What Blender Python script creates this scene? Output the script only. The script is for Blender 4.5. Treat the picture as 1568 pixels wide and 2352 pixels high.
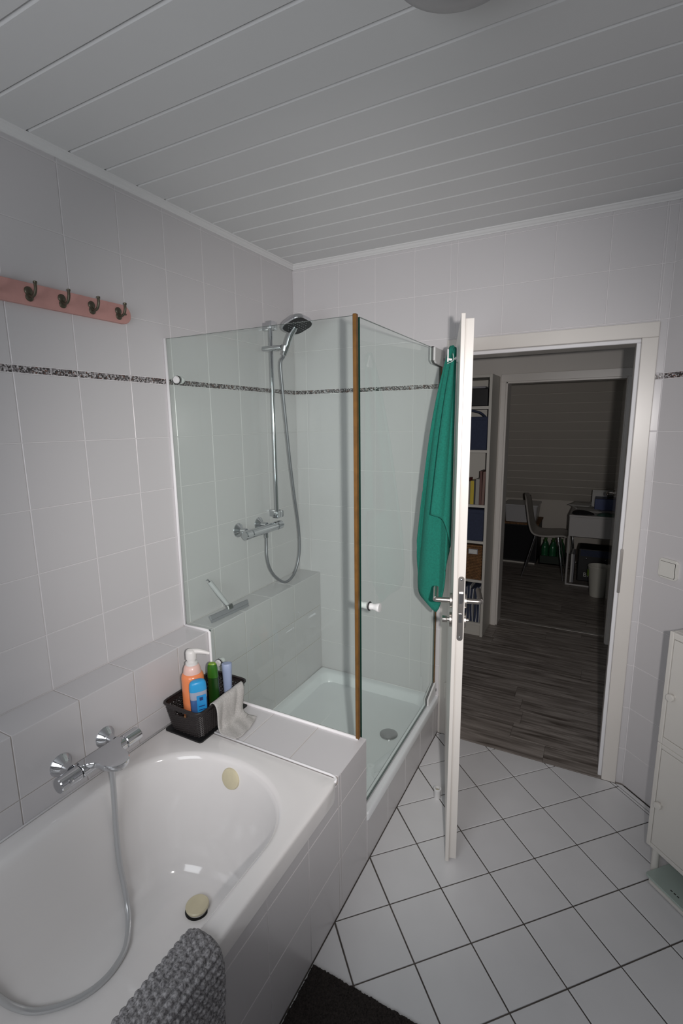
import bpy, bmesh, math, random
from mathutils import Vector, Matrix
R = random.Random(7)
sc = bpy.context.scene
for o in list(bpy.data.objects): bpy.data.objects.remove(o)
COL = sc.collection
V = Vector
# ---------------------------------------------------------------- camera
FPX = 1128.22
CAM = V((1.5226, -2.3479, 1.6390)); YAW, PITCH, ROLL = 0.4875, -0.1795, -0.0121
fwd = V((-math.sin(YAW)*math.cos(PITCH), math.cos(YAW)*math.cos(PITCH), math.sin(PITCH)))
r0 = V((math.cos(YAW), math.sin(YAW), 0)); u0 = r0.cross(fwd)
rt = math.cos(ROLL)*r0+math.sin(ROLL)*u0; up = -math.sin(ROLL)*r0+math.cos(ROLL)*u0
cd = bpy.data.cameras.new('camera'); cam = bpy.data.objects.new('camera', cd); COL.objects.link(cam)
cd.sensor_fit = 'VERTICAL'; cd.sensor_height = 36.0; cd.lens = FPX*36/2352; cd.clip_start = 0.02
cam.matrix_world = Matrix(((rt.x, up.x, -fwd.x, CAM.x), (rt.y, up.y, -fwd.y, CAM.y), (rt.z, up.z, -fwd.z, CAM.z), (0, 0, 0, 1)))
sc.camera = cam
# ---------------------------------------------------------------- world and large lights
w = bpy.data.worlds.new('world'); sc.world = w; w.use_nodes = True
w.node_tree.nodes['Background'].inputs[0].default_value = (.75, .85, 1, 1)
w.node_tree.nodes['Background'].inputs[1].default_value = 0.15
# the camera's flash: the camera is held upright, so it sits 11 cm to the right of the lens (read from the door's shadow)
fl = bpy.data.lights.new('flash', 'SPOT'); fl.energy = 124; fl.spot_size = math.radians(87); fl.spot_blend = 1.0
fl.shadow_soft_size = .018; fl.color = (1, .95, .93)
fo = bpy.data.objects.new('flash', fl); COL.objects.link(fo); fo.location = (1.64, -2.34, 1.66)
fo.rotation_euler = (fwd+rt*((812-784)/FPX)-up*((1222-1176)/FPX)).to_track_quat('-Z', 'Y').to_euler()
# overcast daylight through the window in the wall behind the camera
wl = bpy.data.lights.new('window_daylight', 'AREA'); wl.shape = 'RECTANGLE'; wl.size = .9; wl.size_y = 1.05; wl.energy = 13; wl.color = (.93, .96, 1)
wo = bpy.data.objects.new('window_daylight', wl); COL.objects.link(wo); wo.location = (.85, -3.18, 1.55)
wo.rotation_euler = V((0, 1, -.12)).to_track_quat('-Z', 'Z').to_euler()
vs = sc.view_settings; vs.view_transform = 'Standard'; vs.look = 'None'; vs.exposure = 0.0; vs.gamma = 1; vs.use_curve_mapping = False
# ---------------------------------------------------------------- materials
MATS = {}
def mat(name, col, rough=.5, metal=0, noise=0, nscale=30, bump=0, bscale=200, spec=.5, coat=0, sub=0, col2=None, alpha=None):
    m = bpy.data.materials.new(name); m.use_nodes = True; nt = m.node_tree; b = nt.nodes['Principled BSDF']
    b.inputs['Base Color'].default_value = (*col, 1); b.inputs['Roughness'].default_value = rough; b.inputs['Metallic'].default_value = metal
    b.inputs['Specular IOR Level'].default_value = spec; b.inputs['Coat Weight'].default_value = coat; b.inputs['Coat Roughness'].default_value = .08
    tc = nt.nodes.new('ShaderNodeTexCoord')
    if noise or col2:
        n = nt.nodes.new('ShaderNodeTexNoise'); n.inputs['Scale'].default_value = nscale; n.inputs['Detail'].default_value = 4
        nt.links.new(tc.outputs['Object'], n.inputs['Vector'])
        rp = nt.nodes.new('ShaderNodeValToRGB'); c2 = col2 or tuple(c*(1-noise) for c in col)
        rp.color_ramp.elements[0].color = (*c2, 1); rp.color_ramp.elements[1].color = (*col, 1)
        rp.color_ramp.elements[0].position = .35; rp.color_ramp.elements[1].position = .65
        nt.links.new(n.outputs['Fac'], rp.inputs[0]); nt.links.new(rp.outputs[0], b.inputs['Base Color'])
    if bump:
        n2 = nt.nodes.new('ShaderNodeTexNoise'); n2.inputs['Scale'].default_value = bscale; n2.inputs['Detail'].default_value = 3
        bp = nt.nodes.new('ShaderNodeBump'); bp.inputs['Strength'].default_value = bump; bp.inputs['Distance'].default_value = .002
        nt.links.new(tc.outputs['Object'], n2.inputs['Vector']); nt.links.new(n2.outputs['Fac'], bp.inputs['Height']); nt.links.new(bp.outputs[0], b.inputs['Normal'])
    MATS[name] = m; return m
mat('tile_wall', (.625, .610, .620), .25, bump=.04, bscale=9)
mat('tile_floor', (.74, .74, .75), .3, bump=.05, bscale=60, noise=.04, nscale=6)
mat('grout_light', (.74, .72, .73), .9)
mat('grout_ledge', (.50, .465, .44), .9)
mat('grout_dark', (.11, .095, .085), .95, noise=.3, nscale=25)
mat('paint', (.6, .58, .55), .8, bump=.1, bscale=300)
mat('hall_paint', (.66, .63, .59), .85, bump=.1, bscale=300)
mat('ceiling_board', (.70, .705, .705), .42, bump=.05, bscale=120, noise=.02, nscale=2)
mat('groove', (.92, .92, .92), .6)
mat('dark_gap', (.03, .028, .025), .9)
mat('lacquer', (.72, .69, .65), .32, noise=.03, nscale=5)
mat('lacquer_gloss', (.62, .59, .54), .12)
mat('gasket', (.78, .78, .80), .5)
mat('enamel', (.82, .80, .79), .10, coat=.4)
mat('tray', (.82, .84, .86), .2)
mat('chrome', (.62, .63, .65), .07, 1)
mat('chrome_satin', (.45, .45, .46), .25, 1)
mat('steel', (.50, .47, .44), .32, 1)
mat('hose_metal', (.30, .30, .32), .42, .7)
mat('hose_silver', (.55, .56, .57), .28, .55)
mat('black_rubber', (.012, .012, .013), .55)
mat('silicone', (.85, .84, .85), .4)
mat('seal_brown', (.16, .072, .012), .35, noise=.25, nscale=40)
mat('glass_edge', (.004, .03, .022), .15)
mat('white_plastic', (.75, .75, .75), .3)
mat('cream_plastic', (.66, .60, .42), .35, noise=.05, nscale=40)
mat('pink_wood', (.62, .33, .30), .6, noise=.12, nscale=14)
mat('bronze', (.10, .09, .065), .4, .6)
mat('basket_plastic', (.018, .014, .014), .42)
mat('black_plastic', (.008, .008, .009), .5)
mat('towel', (.010, .205, .150), .95, noise=.2, nscale=160, bump=.9, bscale=900)
mat('cloth_grey', (.56, .54, .52), .95, noise=.2, nscale=220, bump=.6, bscale=700)
mat('knit', (.42, .41, .42), .95, col2=(.13, .125, .13), nscale=210, bump=.5, bscale=600)
mat('rug', (.030, .023, .020), .98, noise=.5, nscale=180)
mat('orange_liquid', (.85, .26, .10), .25, coat=.3)
mat('soft_white', (.72, .70, .68), .4)
mat('pink_clear', (.78, .52, .46), .3)
mat('blue_cap', (.03, .33, .66), .35)
mat('blue_body', (.05, .12, .30), .25)
mat('blue_clear', (.33, .36, .45), .25)
mat('blue_label', (.02, .26, .60), .4)
mat('navy_print', (.015, .04, .16), .4)
mat('green_dark', (.012, .055, .008), .2, coat=.3)
mat('green_lime', (.18, .33, .02), .3)
mat('green_mid', (.03, .13, .012), .25)
mat('pale_blue', (.30, .36, .52), .4)
mat('metal_white', (.66, .64, .60), .38, bump=.03, bscale=200)
mat('scale_glass', (.42, .50, .46), .12)
mat('switch', (.72, .71, .67), .35)
mat('lamp_glass', (.34, .34, .345), .3)
mat('lamp_rim', (.30, .23, .20), .5)
mat('shelf_white', (.56, .54, .49), .5)
mat('box_navy', (.035, .045, .085), .85, noise=.15, nscale=80)
mat('box_black', (.006, .006, .007), .5)
mat('grey_thing', (.26, .26, .28), .6)
mat('wicker', (.24, .115, .04), .7, noise=.5, nscale=60)
mat('wicker_dark', (.08, .04, .018), .8)
mat('paper', (.60, .60, .58), .8)
mat('desk_white', (.46, .45, .44), .45)
mat('chair_white', (.40, .38, .35), .4)
mat('bin_white', (.55, .54, .48), .5)
mat('bottle_green', (.02, .12, .05), .2)
mat('crate', (.01, .02, .012), .6)
mat('plastic_clear', (.50, .50, .51), .25)
mat('dark_cloth', (.010, .010, .012), .95)
mat('teal_cloth', (.05, .10, .085), .9)
mat('strip_metal', (.55, .53, .50), .3, .7)
mat('slope_board', (.62, .58, .52), .55)
BOOK = [mat('book_%d' % i, c, .6) for i, c in enumerate([(.13, .06, .05), (.04, .07, .12), (.34, .33, .30), (.20, .05, .045), (.55, .42, .04), (.05, .05, .06), (.25, .22, .18), (.20, .12, .10)])]
def wood_floor():
    m = bpy.data.materials.new('laminate'); m.use_nodes = True; nt = m.node_tree; b = nt.nodes['Principled BSDF']
    tc = nt.nodes.new('ShaderNodeTexCoord'); oi = nt.nodes.new('ShaderNodeObjectInfo'); mp = nt.nodes.new('ShaderNodeMapping'); mp.inputs['Scale'].default_value = (2.2, 26, 5)
    add = nt.nodes.new('ShaderNodeVectorMath'); sclr = nt.nodes.new('ShaderNodeMath'); sclr.operation = 'MULTIPLY'; sclr.inputs[1].default_value = 37
    nt.links.new(oi.outputs['Random'], sclr.inputs[0]); nt.links.new(tc.outputs['Object'], add.inputs[0]); nt.links.new(sclr.outputs[0], add.inputs[1])
    nt.links.new(add.outputs[0], mp.inputs[0])
    n = nt.nodes.new('ShaderNodeTexNoise'); n.inputs['Scale'].default_value = 1.6; n.inputs['Detail'].default_value = 7; n.inputs['Distortion'].default_value = .6
    nt.links.new(mp.outputs[0], n.inputs['Vector'])
    rp = nt.nodes.new('ShaderNodeValToRGB'); e = rp.color_ramp.elements
    e[0].position = .30; e[0].color = (.085, .068, .057, 1); e[1].position = .72; e[1].color = (.40, .36, .33, 1)
    nt.links.new(n.outputs['Fac'], rp.inputs[0]); nt.links.new(rp.outputs[0], b.inputs['Base Color']); b.inputs['Roughness'].default_value = .45
    MATS['laminate'] = m
wood_floor()
def granite():
    m = bpy.data.materials.new('granite'); m.use_nodes = True; nt = m.node_tree; b = nt.nodes['Principled BSDF']
    tc = nt.nodes.new('ShaderNodeTexCoord'); vo = nt.nodes.new('ShaderNodeTexVoronoi'); vo.inputs['Scale'].default_value = 230
    oi = nt.nodes.new('ShaderNodeObjectInfo'); add = nt.nodes.new('ShaderNodeVectorMath')
    nt.links.new(tc.outputs['Object'], add.inputs[0]); nt.links.new(oi.outputs['Random'], add.inputs[1]); nt.links.new(add.outputs[0], vo.inputs['Vector'])
    sp = nt.nodes.new('ShaderNodeSeparateColor'); nt.links.new(vo.outputs['Color'], sp.inputs[0])
    rp = nt.nodes.new('ShaderNodeValToRGB'); rp.color_ramp.interpolation = 'CONSTANT'; e = rp.color_ramp.elements
    e[0].color = (.055, .048, .048, 1); e[1].position = .34; e[1].color = (.19, .175, .18, 1)
    for p, c in [(.60, (.42, .40, .41)), (.80, (.16, .08, .06)), (.88, (.6, .58, .59))]:
        x = e.new(p); x.color = (*c, 1)
    nt.links.new(sp.outputs[0], rp.inputs[0]); nt.links.new(rp.outputs[0], b.inputs['Base Color']); b.inputs['Roughness'].default_value = .3
    MATS['granite'] = m
granite()
def glass(name, tint, spec=1.0):
    m = bpy.data.materials.new(name); m.use_nodes = True; nt = m.node_tree; nt.nodes.remove(nt.nodes['Principled BSDF'])
    out = nt.nodes['Material Output']; tr = nt.nodes.new('ShaderNodeBsdfTransparent'); tr.inputs[0].default_value = (*tint, 1)
    gl = nt.nodes.new('ShaderNodeBsdfGlossy'); gl.inputs['Roughness'].default_value = .01; gl.inputs['Color'].default_value = (.9, .95, .93, 1)
    fr = nt.nodes.new('ShaderNodeFresnel'); fr.inputs[0].default_value = 1.5; ge = nt.nodes.new('ShaderNodeNewGeometry')
    inv = nt.nodes.new('ShaderNodeMath'); inv.operation = 'SUBTRACT'; inv.inputs[0].default_value = spec
    mul = nt.nodes.new('ShaderNodeMath'); mul.operation = 'MULTIPLY'; mul.use_clamp = True; mx = nt.nodes.new('ShaderNodeMixShader')
    nt.links.new(ge.outputs['Backfacing'], inv.inputs[1]); nt.links.new(inv.outputs[0], mul.inputs[0]); nt.links.new(fr.outputs[0], mul.inputs[1])
    nt.links.new(mul.outputs[0], mx.inputs[0]); nt.links.new(tr.outputs[0], mx.inputs[1]); nt.links.new(gl.outputs[0], mx.inputs[2]); nt.links.new(mx.outputs[0], out.inputs[0])
    MATS[name] = m
glass('glass', (.962, .992, .978), .85)
glass('clear_pane', (.95, .97, .97))
# ---------------------------------------------------------------- mesh helpers
class G:
    def __init__(s): s.v = []; s.f = []; s.m = []; s.sm = []
    def add(s, vs_, fs, mi=0, smooth=False, M=None):
        o = len(s.v)
        for p in vs_: s.v.append(M @ V(p) if M is not None else V(p))
        for f in fs: s.f.append([i+o for i in f]); s.m.append(mi); s.sm.append(smooth)
        return s
    def bm(s, b, mi=0, smooth=False, M=None):
        b.verts.index_update(); s.add([v.co.copy() for v in b.verts], [[v.index for v in f.verts] for f in b.faces], mi, smooth, M); b.free(); return s
    def box(s, a, b, bev=0, mi=0, M=None, seg=1):
        x = bmesh.new(); bmesh.ops.create_cube(x, size=1)
        for v in x.verts: v.co = V([(a[i]+b[i])/2+v.co[i]*abs(b[i]-a[i]) for i in range(3)])
        if bev: bmesh.ops.bevel(x, geom=x.edges[:], offset=bev, segments=seg, affect='EDGES', profile=.5)
        return s.bm(x, mi, False, M)
    def prism(s, poly, h0, h1, bev=0, mi=0, M=None, side=None):
        n = len(poly); x = bmesh.new()
        a = [x.verts.new((p[0], p[1], h0)) for p in poly]; b = [x.verts.new((p[0], p[1], h1)) for p in poly]
        x.faces.new(a[::-1]); x.faces.new(b)
        for i in range(n): x.faces.new((a[i], a[(i+1) % n], b[(i+1) % n], b[i]))
        if bev: bmesh.ops.bevel(x, geom=[e for e in x.edges if abs(e.verts[0].co.z-e.verts[1].co.z) < 1e-9], offset=bev, segments=2, affect='EDGES', profile=.5)
        if side is None: return s.bm(x, mi, False, M)
        o = len(s.m); s.bm(x, mi, False, M)
        for k in range(o+2, len(s.m)): s.m[k] = side
        return s
    def lathe(s, prof, c=(0, 0, 0), ax=(0, 0, 1), n=32, mi=0, smooth=True, cap=True):
        z = V(ax).normalized(); x = z.orthogonal().normalized(); y = z.cross(x); c = V(c); vs_ = []; fs = []
        for r, h in prof:
            for k in range(n):
                t = 2*math.pi*k/n; vs_.append(c+z*h+(x*math.cos(t)+y*math.sin(t))*max(r, 1e-5))
        for i in range(len(prof)-1):
            for k in range(n): fs.append((i*n+k, i*n+(k+1) % n, (i+1)*n+(k+1) % n, (i+1)*n+k))
        if cap: fs.append(tuple(range(n))[::-1]); fs.append(tuple((len(prof)-1)*n+k for k in range(n)))
        return s.add(vs_, fs, mi, smooth)
    def cyl(s, a, b, r, n=24, mi=0, r2=None, bev=0):
        a = V(a); b = V(b); L = (b-a).length; r2 = r if r2 is None else r2
        pr = [(r, 0), (r2, L)] if not bev else [(r-bev, 0), (r, bev), (r2, L-bev), (r2-bev, L)]
        return s.lathe(pr, a, b-a, n, mi)
    def sweep(s, pts, r, n=10, mi=0, smooth=True, closed=False, sect=None):
        pts = [V(p) for p in pts]; vs_ = []; fs = []; N = len(pts)
        t0 = (pts[1]-pts[0]).normalized(); x = t0.orthogonal().normalized()
        for i, p in enumerate(pts):
            t = (pts[min(i+1, N-1)]-pts[max(i-1, 0)]).normalized(); x = (x-t*x.dot(t)).normalized(); y = t.cross(x)
            rr = r[i] if isinstance(r, (list, tuple)) else r
            for k in range(n):
                a = 2*math.pi*k/n; vs_.append(p+(x*math.cos(a)+y*math.sin(a))*rr)
        for i in range(N-1):
            for k in range(n): fs.append((i*n+k, i*n+(k+1) % n, (i+1)*n+(k+1) % n, (i+1)*n+k))
        fs.append(tuple(range(n))[::-1]); fs.append(tuple((N-1)*n+k for k in range(n)))
        return s.add(vs_, fs, mi, smooth)
    def grid(s, rows, mi=0, smooth=True, closed=False):
        n = len(rows[0]); vs_ = [p for r in rows for p in r]; fs = []
        for i in range(len(rows)-1):
            for k in range(n if closed else n-1): fs.append((i*n+k, i*n+(k+1) % n, (i+1)*n+(k+1) % n, (i+1)*n+k))
        return s.add(vs_, fs, mi, smooth)
    def build(s, name, mats, parent=None, recalc=True, auto=None, solid=0):
        me = bpy.data.meshes.new(name)
        off = V(parent_loc(parent)) if parent else None
        if parent is None and s.v:
            xs = [p.x for p in s.v]; ys = [p.y for p in s.v]; zs = [p.z for p in s.v]
            off = V(((min(xs)+max(xs))/2, (min(ys)+max(ys))/2, min(zs)))
        me.from_pydata([p-off for p in s.v], [], s.f)
        if isinstance(mats, str): mats = [mats]
        for m in mats: me.materials.append(MATS[m])
        for p, mi, sm in zip(me.polygons, s.m, s.sm): p.material_index = mi; p.use_smooth = sm
        if recalc:
            b = bmesh.new(); b.from_mesh(me); bmesh.ops.recalc_face_normals(b, faces=b.faces); b.to_mesh(me); b.free()
        if auto is not None:
            for p in me.polygons: p.use_smooth = True
            me.set_sharp_from_angle(angle=math.radians(auto))
        o = bpy.data.objects.new(name, me); COL.objects.link(o)
        if parent: o.parent = parent
        else: o.location = off
        if solid:
            sd = o.modifiers.new('solid', 'SOLIDIFY'); sd.thickness = solid; sd.offset = 0
        return o
def parent_loc(p):
    l = V(p.location)
    while p.parent: p = p.parent; l += V(p.location)
    return l
def tag(o, label=None, cat=None, group=None, kind=None):
    if label: o['label'] = label
    if cat: o['category'] = cat
    if group: o['group'] = group
    if kind: o['kind'] = kind
    return o
def thing(name, loc, label, cat, group=None, kind=None):
    o = bpy.data.objects.new(name, None); COL.objects.link(o); o.location = loc; o.empty_display_size = .05
    return tag(o, label, cat, group, kind)
def struct(name, g, mats, label=None, **k):
    o = g.build(name, mats, **k); o['kind'] = 'structure'
    if label: o['label'] = label; o['category'] = name.split('_')[0]
    return o
def basis(o, x, y, z): return Matrix(((x[0], y[0], z[0], o[0]), (x[1], y[1], z[1], o[1]), (x[2], y[2], z[2], o[2]), (0, 0, 0, 1)))
def cr(pts, n=8):
    P = [V(p) for p in pts]; P = [P[0]*2-P[1]]+P+[P[-1]*2-P[-2]]; out = []
    for i in range(1, len(P)-2):
        a, b, c, d = P[i-1:i+3]
        for k in range(n):
            t = k/n; out.append(.5*((2*b)+(c-a)*t+(2*a-5*b+4*c-d)*t*t+(3*b-a-3*c+d)*t**3))
    return out+[P[-2]]
def rrect(x0, x1, y0, y1, r, n=6):
    out = []
    for cx, cy, a in ((x1-r, y1-r, 0), (x0+r, y1-r, 90), (x0+r, y0+r, 180), (x1-r, y0+r, 270)):
        for k in range(n+1):
            t = math.radians(a+90*k/n); out.append((cx+r*math.cos(t), cy+r*math.sin(t)))
    return out
def inset(poly, d):
    n = len(poly); out = []
    area = sum(poly[i][0]*poly[(i+1) % n][1]-poly[(i+1) % n][0]*poly[i][1] for i in range(n))
    sg = 1 if area > 0 else -1; lines = []
    for i in range(n):
        ax, ay = poly[i]; bx, by = poly[(i+1) % n]; L = math.hypot(bx-ax, by-ay) or 1e-9
        nx, ny = -(by-ay)/L*sg, (bx-ax)/L*sg; lines.append((ax+nx*d, ay+ny*d, (bx-ax)/L, (by-ay)/L))
    for i in range(n):
        x1, y1, dx1, dy1 = lines[i-1]; x2, y2, dx2, dy2 = lines[i]; den = dx1*dy2-dy1*dx2
        if abs(den) < 1e-6: out.append((x2, y2)); continue
        t = ((x2-x1)*dy2-(y2-y1)*dx2)/den; out.append((x1+dx1*t, y1+dy1*t))
    return out
def clip(poly, nx, ny, c):      # keep nx*x+ny*y <= c
    out = []
    for i in range(len(poly)):
        a, b = poly[i], poly[(i+1) % len(poly)]; da = nx*a[0]+ny*a[1]-c; db = nx*b[0]+ny*b[1]-c
        if da <= 0: out.append(a)
        if (da < 0) != (db < 0) and abs(da-db) > 1e-12:
            t = da/(da-db); out.append((a[0]+(b[0]-a[0])*t, a[1]+(b[1]-a[1])*t))
    return out
def area(p): return abs(sum(p[i][0]*p[(i+1) % len(p)][1]-p[(i+1) % len(p)][0]*p[i][1] for i in range(len(p))))/2
def pdist(poly, tol=.004):
    out = []
    for p in poly:
        if not out or math.hypot(p[0]-out[-1][0], p[1]-out[-1][1]) > tol: out.append(p)
    while len(out) > 1 and math.hypot(out[0][0]-out[-1][0], out[0][1]-out[-1][1]) < tol: out.pop()
    return out
CACHE = {}
def slab(parent, name, poly, M, matn, t=.0016, gap=.0015, bev=.0011, groove=0):
    """one tile or board: poly in the face plane of M, face at local z=0, back at -t, chamfered edges"""
    poly = inset(pdist(poly), gap)
    if len(poly) < 3 or area(poly) < 2e-5: return
    cx = sum(p[0] for p in poly)/len(poly); cy = sum(p[1] for p in poly)/len(poly)
    q = tuple((round(p[0]-cx, 4), round(p[1]-cy, 4)) for p in poly)
    R3 = M.to_3x3(); key = (name, matn, q, tuple(round(x, 3) for row in R3 for x in row), t, bev)
    if key not in CACHE:
        i2 = inset(q, bev); n = len(q); vs_ = [(x, y, -t) for x, y in q]+[(x, y, -min(bev, t*.6)) for x, y in q]+[(x, y, 0) for x, y in i2]
        fs = [tuple(range(2*n, 3*n))]
        for i in range(n):
            j = (i+1) % n; fs += [(i, j, n+j, n+i), (n+i, n+j, 2*n+j, 2*n+i)]
        ar = sum(q[i][0]*q[(i+1) % n][1]-q[(i+1) % n][0]*q[i][1] for i in range(n))
        if (ar < 0) != (R3.determinant() < 0): fs = [f[::-1] for f in fs]
        me = bpy.data.meshes.new(name); me.from_pydata([R3 @ V(p) for p in vs_], [], fs); me.materials.append(MATS[matn]); CACHE[key] = me
    o = bpy.data.objects.new(name, CACHE[key]); COL.objects.link(o); o.parent = parent
    o.location = (M @ V((cx, cy, 0)))-parent_loc(parent); return o
def tiles(parent, name, al, bl, regions, M, matn, **k):
    al = sorted(al); bl = sorted(bl)
    for x0, x1, y0, y1 in regions:
        for i in range(len(al)-1):
            for j in range(len(bl)-1):
                a0, a1, b0, b1 = max(al[i], x0), min(al[i+1], x1), max(bl[j], y0), min(bl[j+1], y1)
                if a1-a0 > .006 and b1-b0 > .006: slab(parent, name, [(a0, b0), (a1, b0), (a1, b1), (a0, b1)], M, matn, **k)
# ---------------------------------------------------------------- dimensions read from the photograph
TW, TH = .203, .2021
ZB, HB, HM, ZC = 1.805, .0117, 2.436, 2.458            # border strip, moulding underside, ceiling
XA, XL, ZL = .846, .133, .796                          # tub apron plane, ledge front, ledge top
XR, YE = 1.711, -3.2                                   # back right corner, rear wall
rows_up = [ZB+HB+k*TH for k in range(4)]; rows_dn = [ZB-HB-k*TH for k in range(10)]
s45 = math.sqrt(.5)
# ---------------------------------------------------------------- walls
def wallbox(name, boxes, label):
    g = G()
    for a, b in boxes: g.box(a, b)
    return struct(name, g, 'grout_light', label)
GR = .0016
wl_ = wallbox('wall_left', [((-.12, YE, 0), (-GR, 0, 2.6))], 'white tiled wall above the bathtub with a granite border strip')
ML = basis((0, 0, 0), (0, 1, 0), (0, 0, 1), (1, 0, 0))
ycols = [-.2736-i*TW for i in range(-1, 15)]; ycols[0] = 0; ycols.append(YE)
tiles(wl_, 'tile', ycols, rows_up+[2.5], [(YE, 0, ZB+HB, 2.46)], ML, 'tile_wall')
tiles(wl_, 'tile', ycols, rows_dn, [(YE, 0, ZL, ZB-HB)], ML, 'tile_wall')
tiles(wl_, 'border_tile', ycols, [ZB-HB, ZB+HB], [(YE, 0, 0, 3)], ML, 'granite')
wb = wallbox('wall_back', [((-.12, GR, 0), (.905, .14, 2.6)), ((.905, GR, 1.955), (1.63, .14, 2.6)), ((1.63, GR, 0), (XR+.1, .14, 2.6))], 'white tiled back wall around the doorway')
MB = basis((0, 0, 0), (1, 0, 0), (0, 0, 1), (0, -1, 0))
xcols = [0]+[.0729+j*TW for j in range(8)]+[1.672, XR]
RB = [(0, .853, 0, 2.46), (.853, 1.68, 2.006, 2.46), (1.68, XR, 0, 2.46)]
tiles(wb, 'tile', xcols, rows_up+[2.5], [(a, b, max(c, ZB+HB), d) for a, b, c, d in RB], MB, 'tile_wall')
tiles(wb, 'tile', xcols, rows_dn+[0], [(a, b, c, ZB-HB) for a, b, c, d in RB if c < 1], MB, 'tile_wall')
tiles(wb, 'border_tile', xcols, [ZB-HB, ZB+HB], [(a, b, 0, 3) for a, b, c, d in RB if c < 1], MB, 'granite')
# diagonal wall on the right
MD = basis((XR, 0, 0), (s45, -s45, 0), (0, 0, 1), (-s45, -s45, 0)); LD = 1.15
g = G(); g.prism([(0, GR), (LD, GR), (LD, .12), (0, .12)], 0, 2.6, M=basis((XR, 0, 0), (s45, -s45, 0), (s45, s45, 0), (0, 0, 1)))
wr = struct('wall_right', g, 'grout_light', 'white tiled diagonal wall with the light switch')
scols = [0]+[.2*i for i in range(1, 6)]+[LD]
tiles(wr, 'tile', scols, rows_up+[2.5], [(0, LD, ZB+HB, 2.46)], MD, 'tile_wall')
tiles(wr, 'tile', scols, rows_dn+[0], [(0, LD, 0, ZB-HB)], MD, 'tile_wall')
tiles(wr, 'border_tile', scols, [ZB-HB, ZB+HB], [(0, LD, 0, 3)], MD, 'granite')
XE = XR+LD*s45; YD = -LD*s45
struct('wall_far_right', G().box((XE, YE, 0), (XE+.12, YD, 2.6)), 'tile_wall', 'plain white wall beyond the end of the diagonal wall')
g = G(); wx0, wx1, wz0, wz1 = .4, 1.3, 1.02, 2.08
for a, b in [((-.12, YE-.2, 0), (wx0, YE, 2.6)), ((wx1, YE-.2, 0), (XE+.12, YE, 2.6)), ((wx0, YE-.2, 0), (wx1, YE, wz0)), ((wx0, YE-.2, wz1), (wx1, YE, 2.6))]: g.box(a, b)
struct('wall_front', g, 'tile_wall', 'white end wall with the bathroom window')
win = thing('window_1', ((wx0+wx1)/2, YE-.1, wz0), 'white framed bathroom window in the end wall', 'window', kind='structure')
g = G()
for a, b in [((wx0, -3.34, wz0), (wx0+.06, -3.27, wz1)), ((wx1-.06, -3.34, wz0), (wx1, -3.27, wz1)), ((wx0, -3.34, wz0), (wx1, -3.27, wz0+.06)), ((wx0, -3.34, wz1-.06), (wx1, -3.27, wz1))]: g.box(a, b)
g.build('window_frame', 'white_plastic', win)
G().box((wx0+.06, -3.31, wz0+.06), (wx1-.06, -3.30, wz1-.06)).build('pane', 'clear_pane', win)
# ---------------------------------------------------------------- floor
fl_ = struct('floor', G().box((-.12, YE, -.1), (XE+.12, -.006, -.0035)), 'grout_dark', 'white floor tiles laid diagonally with dark joints')
MF = basis((0, 0, 0), (1, 0, 0), (0, 1, 0), (0, 0, 1)); S = .1984; FX, FY = 1.2662, -.1734
for a in range(-14, 12):
    for b in range(-6, 16):
        c = [(FX+S*s45*(i+j), FY+S*s45*(i-j)) for i, j in ((a, b), (a+1, b), (a+1, b+1), (a, b+1))]
        for n in ((-1, 0, -XA), (0, 1, -.008), (s45, s45, (XR-.036)*s45), (1, 0, XE), (0, -1, -(YE))):
            if c: c = clip(c, *n)
        if len(c) > 2 and area(c) > 1.5e-4 and max(p[1] for p in c) > -2.9: slab(fl_, 'tile', c, MF, 'tile_floor', t=.0035, gap=.0025, bev=.0012)
for i in range(6):                                     # narrow cut strip along the diagonal wall
    sa, sb = -.02+.2*i, .18+.2*i
    q = [(XR+s45*sa-.036*s45*s45, -s45*sa-.036*s45*s45), (XR+s45*sb-.036*s45*s45, -s45*sb-.036*s45*s45), (XR+s45*sb-.003, -s45*sb-.003), (XR+s45*sa-.003, -s45*sa-.003)]
    q = clip(q, 0, 1, -.008); slab(fl_, 'tile', q, MF, 'tile_floor', t=.0035, gap=.0016, bev=.001)
# ---------------------------------------------------------------- ceiling of boards
cl = struct('ceiling', G().box((-.12, YE, ZC+.012), (XE+.12, .14, ZC+.1)), 'dark_gap', 'ceiling of white boards with narrow grooves')
MC = basis((0, 0, ZC), (1, 0, 0), (0, -1, 0), (0, 0, -1)); y = -.0
edges = [.0]+[.137+.1245*k for k in range(26)]
for i in range(len(edges)-1):
    if edges[i] > 3.2: break
    slab(cl, 'ceiling_board', [(0, edges[i]), (XE, edges[i]), (XE, edges[i+1]), (0, edges[i+1])], MC, 'ceiling_board', t=.011, gap=.0012, bev=.0042)
    # the pale tongue that shows in each groove
    G().box((0, -edges[i+1]-.004, ZC+.006), (XE, -edges[i+1]+.004, ZC+.0118)).build('board_tongue', 'groove', cl)
def moulding(name, p0, p1, out, label):
    """quarter-round trim between wall and ceiling"""
    d = (V(p1)-V(p0)); L = d.length; d.normalize(); o = V(out)
    prof = [(0, -.022), (.005, -.022), (.007, -.018), (.012, -.014), (.018, -.006), (.022, -.004), (.024, 0), (0, 0)]
    g = G(); a = [V(p0)+o*x+V((0, 0, y)) for x, y in prof]; b = [p+d*L for p in a]; n = len(a)
    g.add(a+b, [tuple(range(n)), tuple(range(n, 2*n))]+[(i, (i+1) % n, n+(i+1) % n, n+i) for i in range(n)])
    return struct(name, g, 'white_plastic', label)
moulding('trim_1', (0, YE, ZC), (0, 0, ZC), (1, 0, 0), 'white quarter round moulding along the ceiling above the tub wall')
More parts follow.
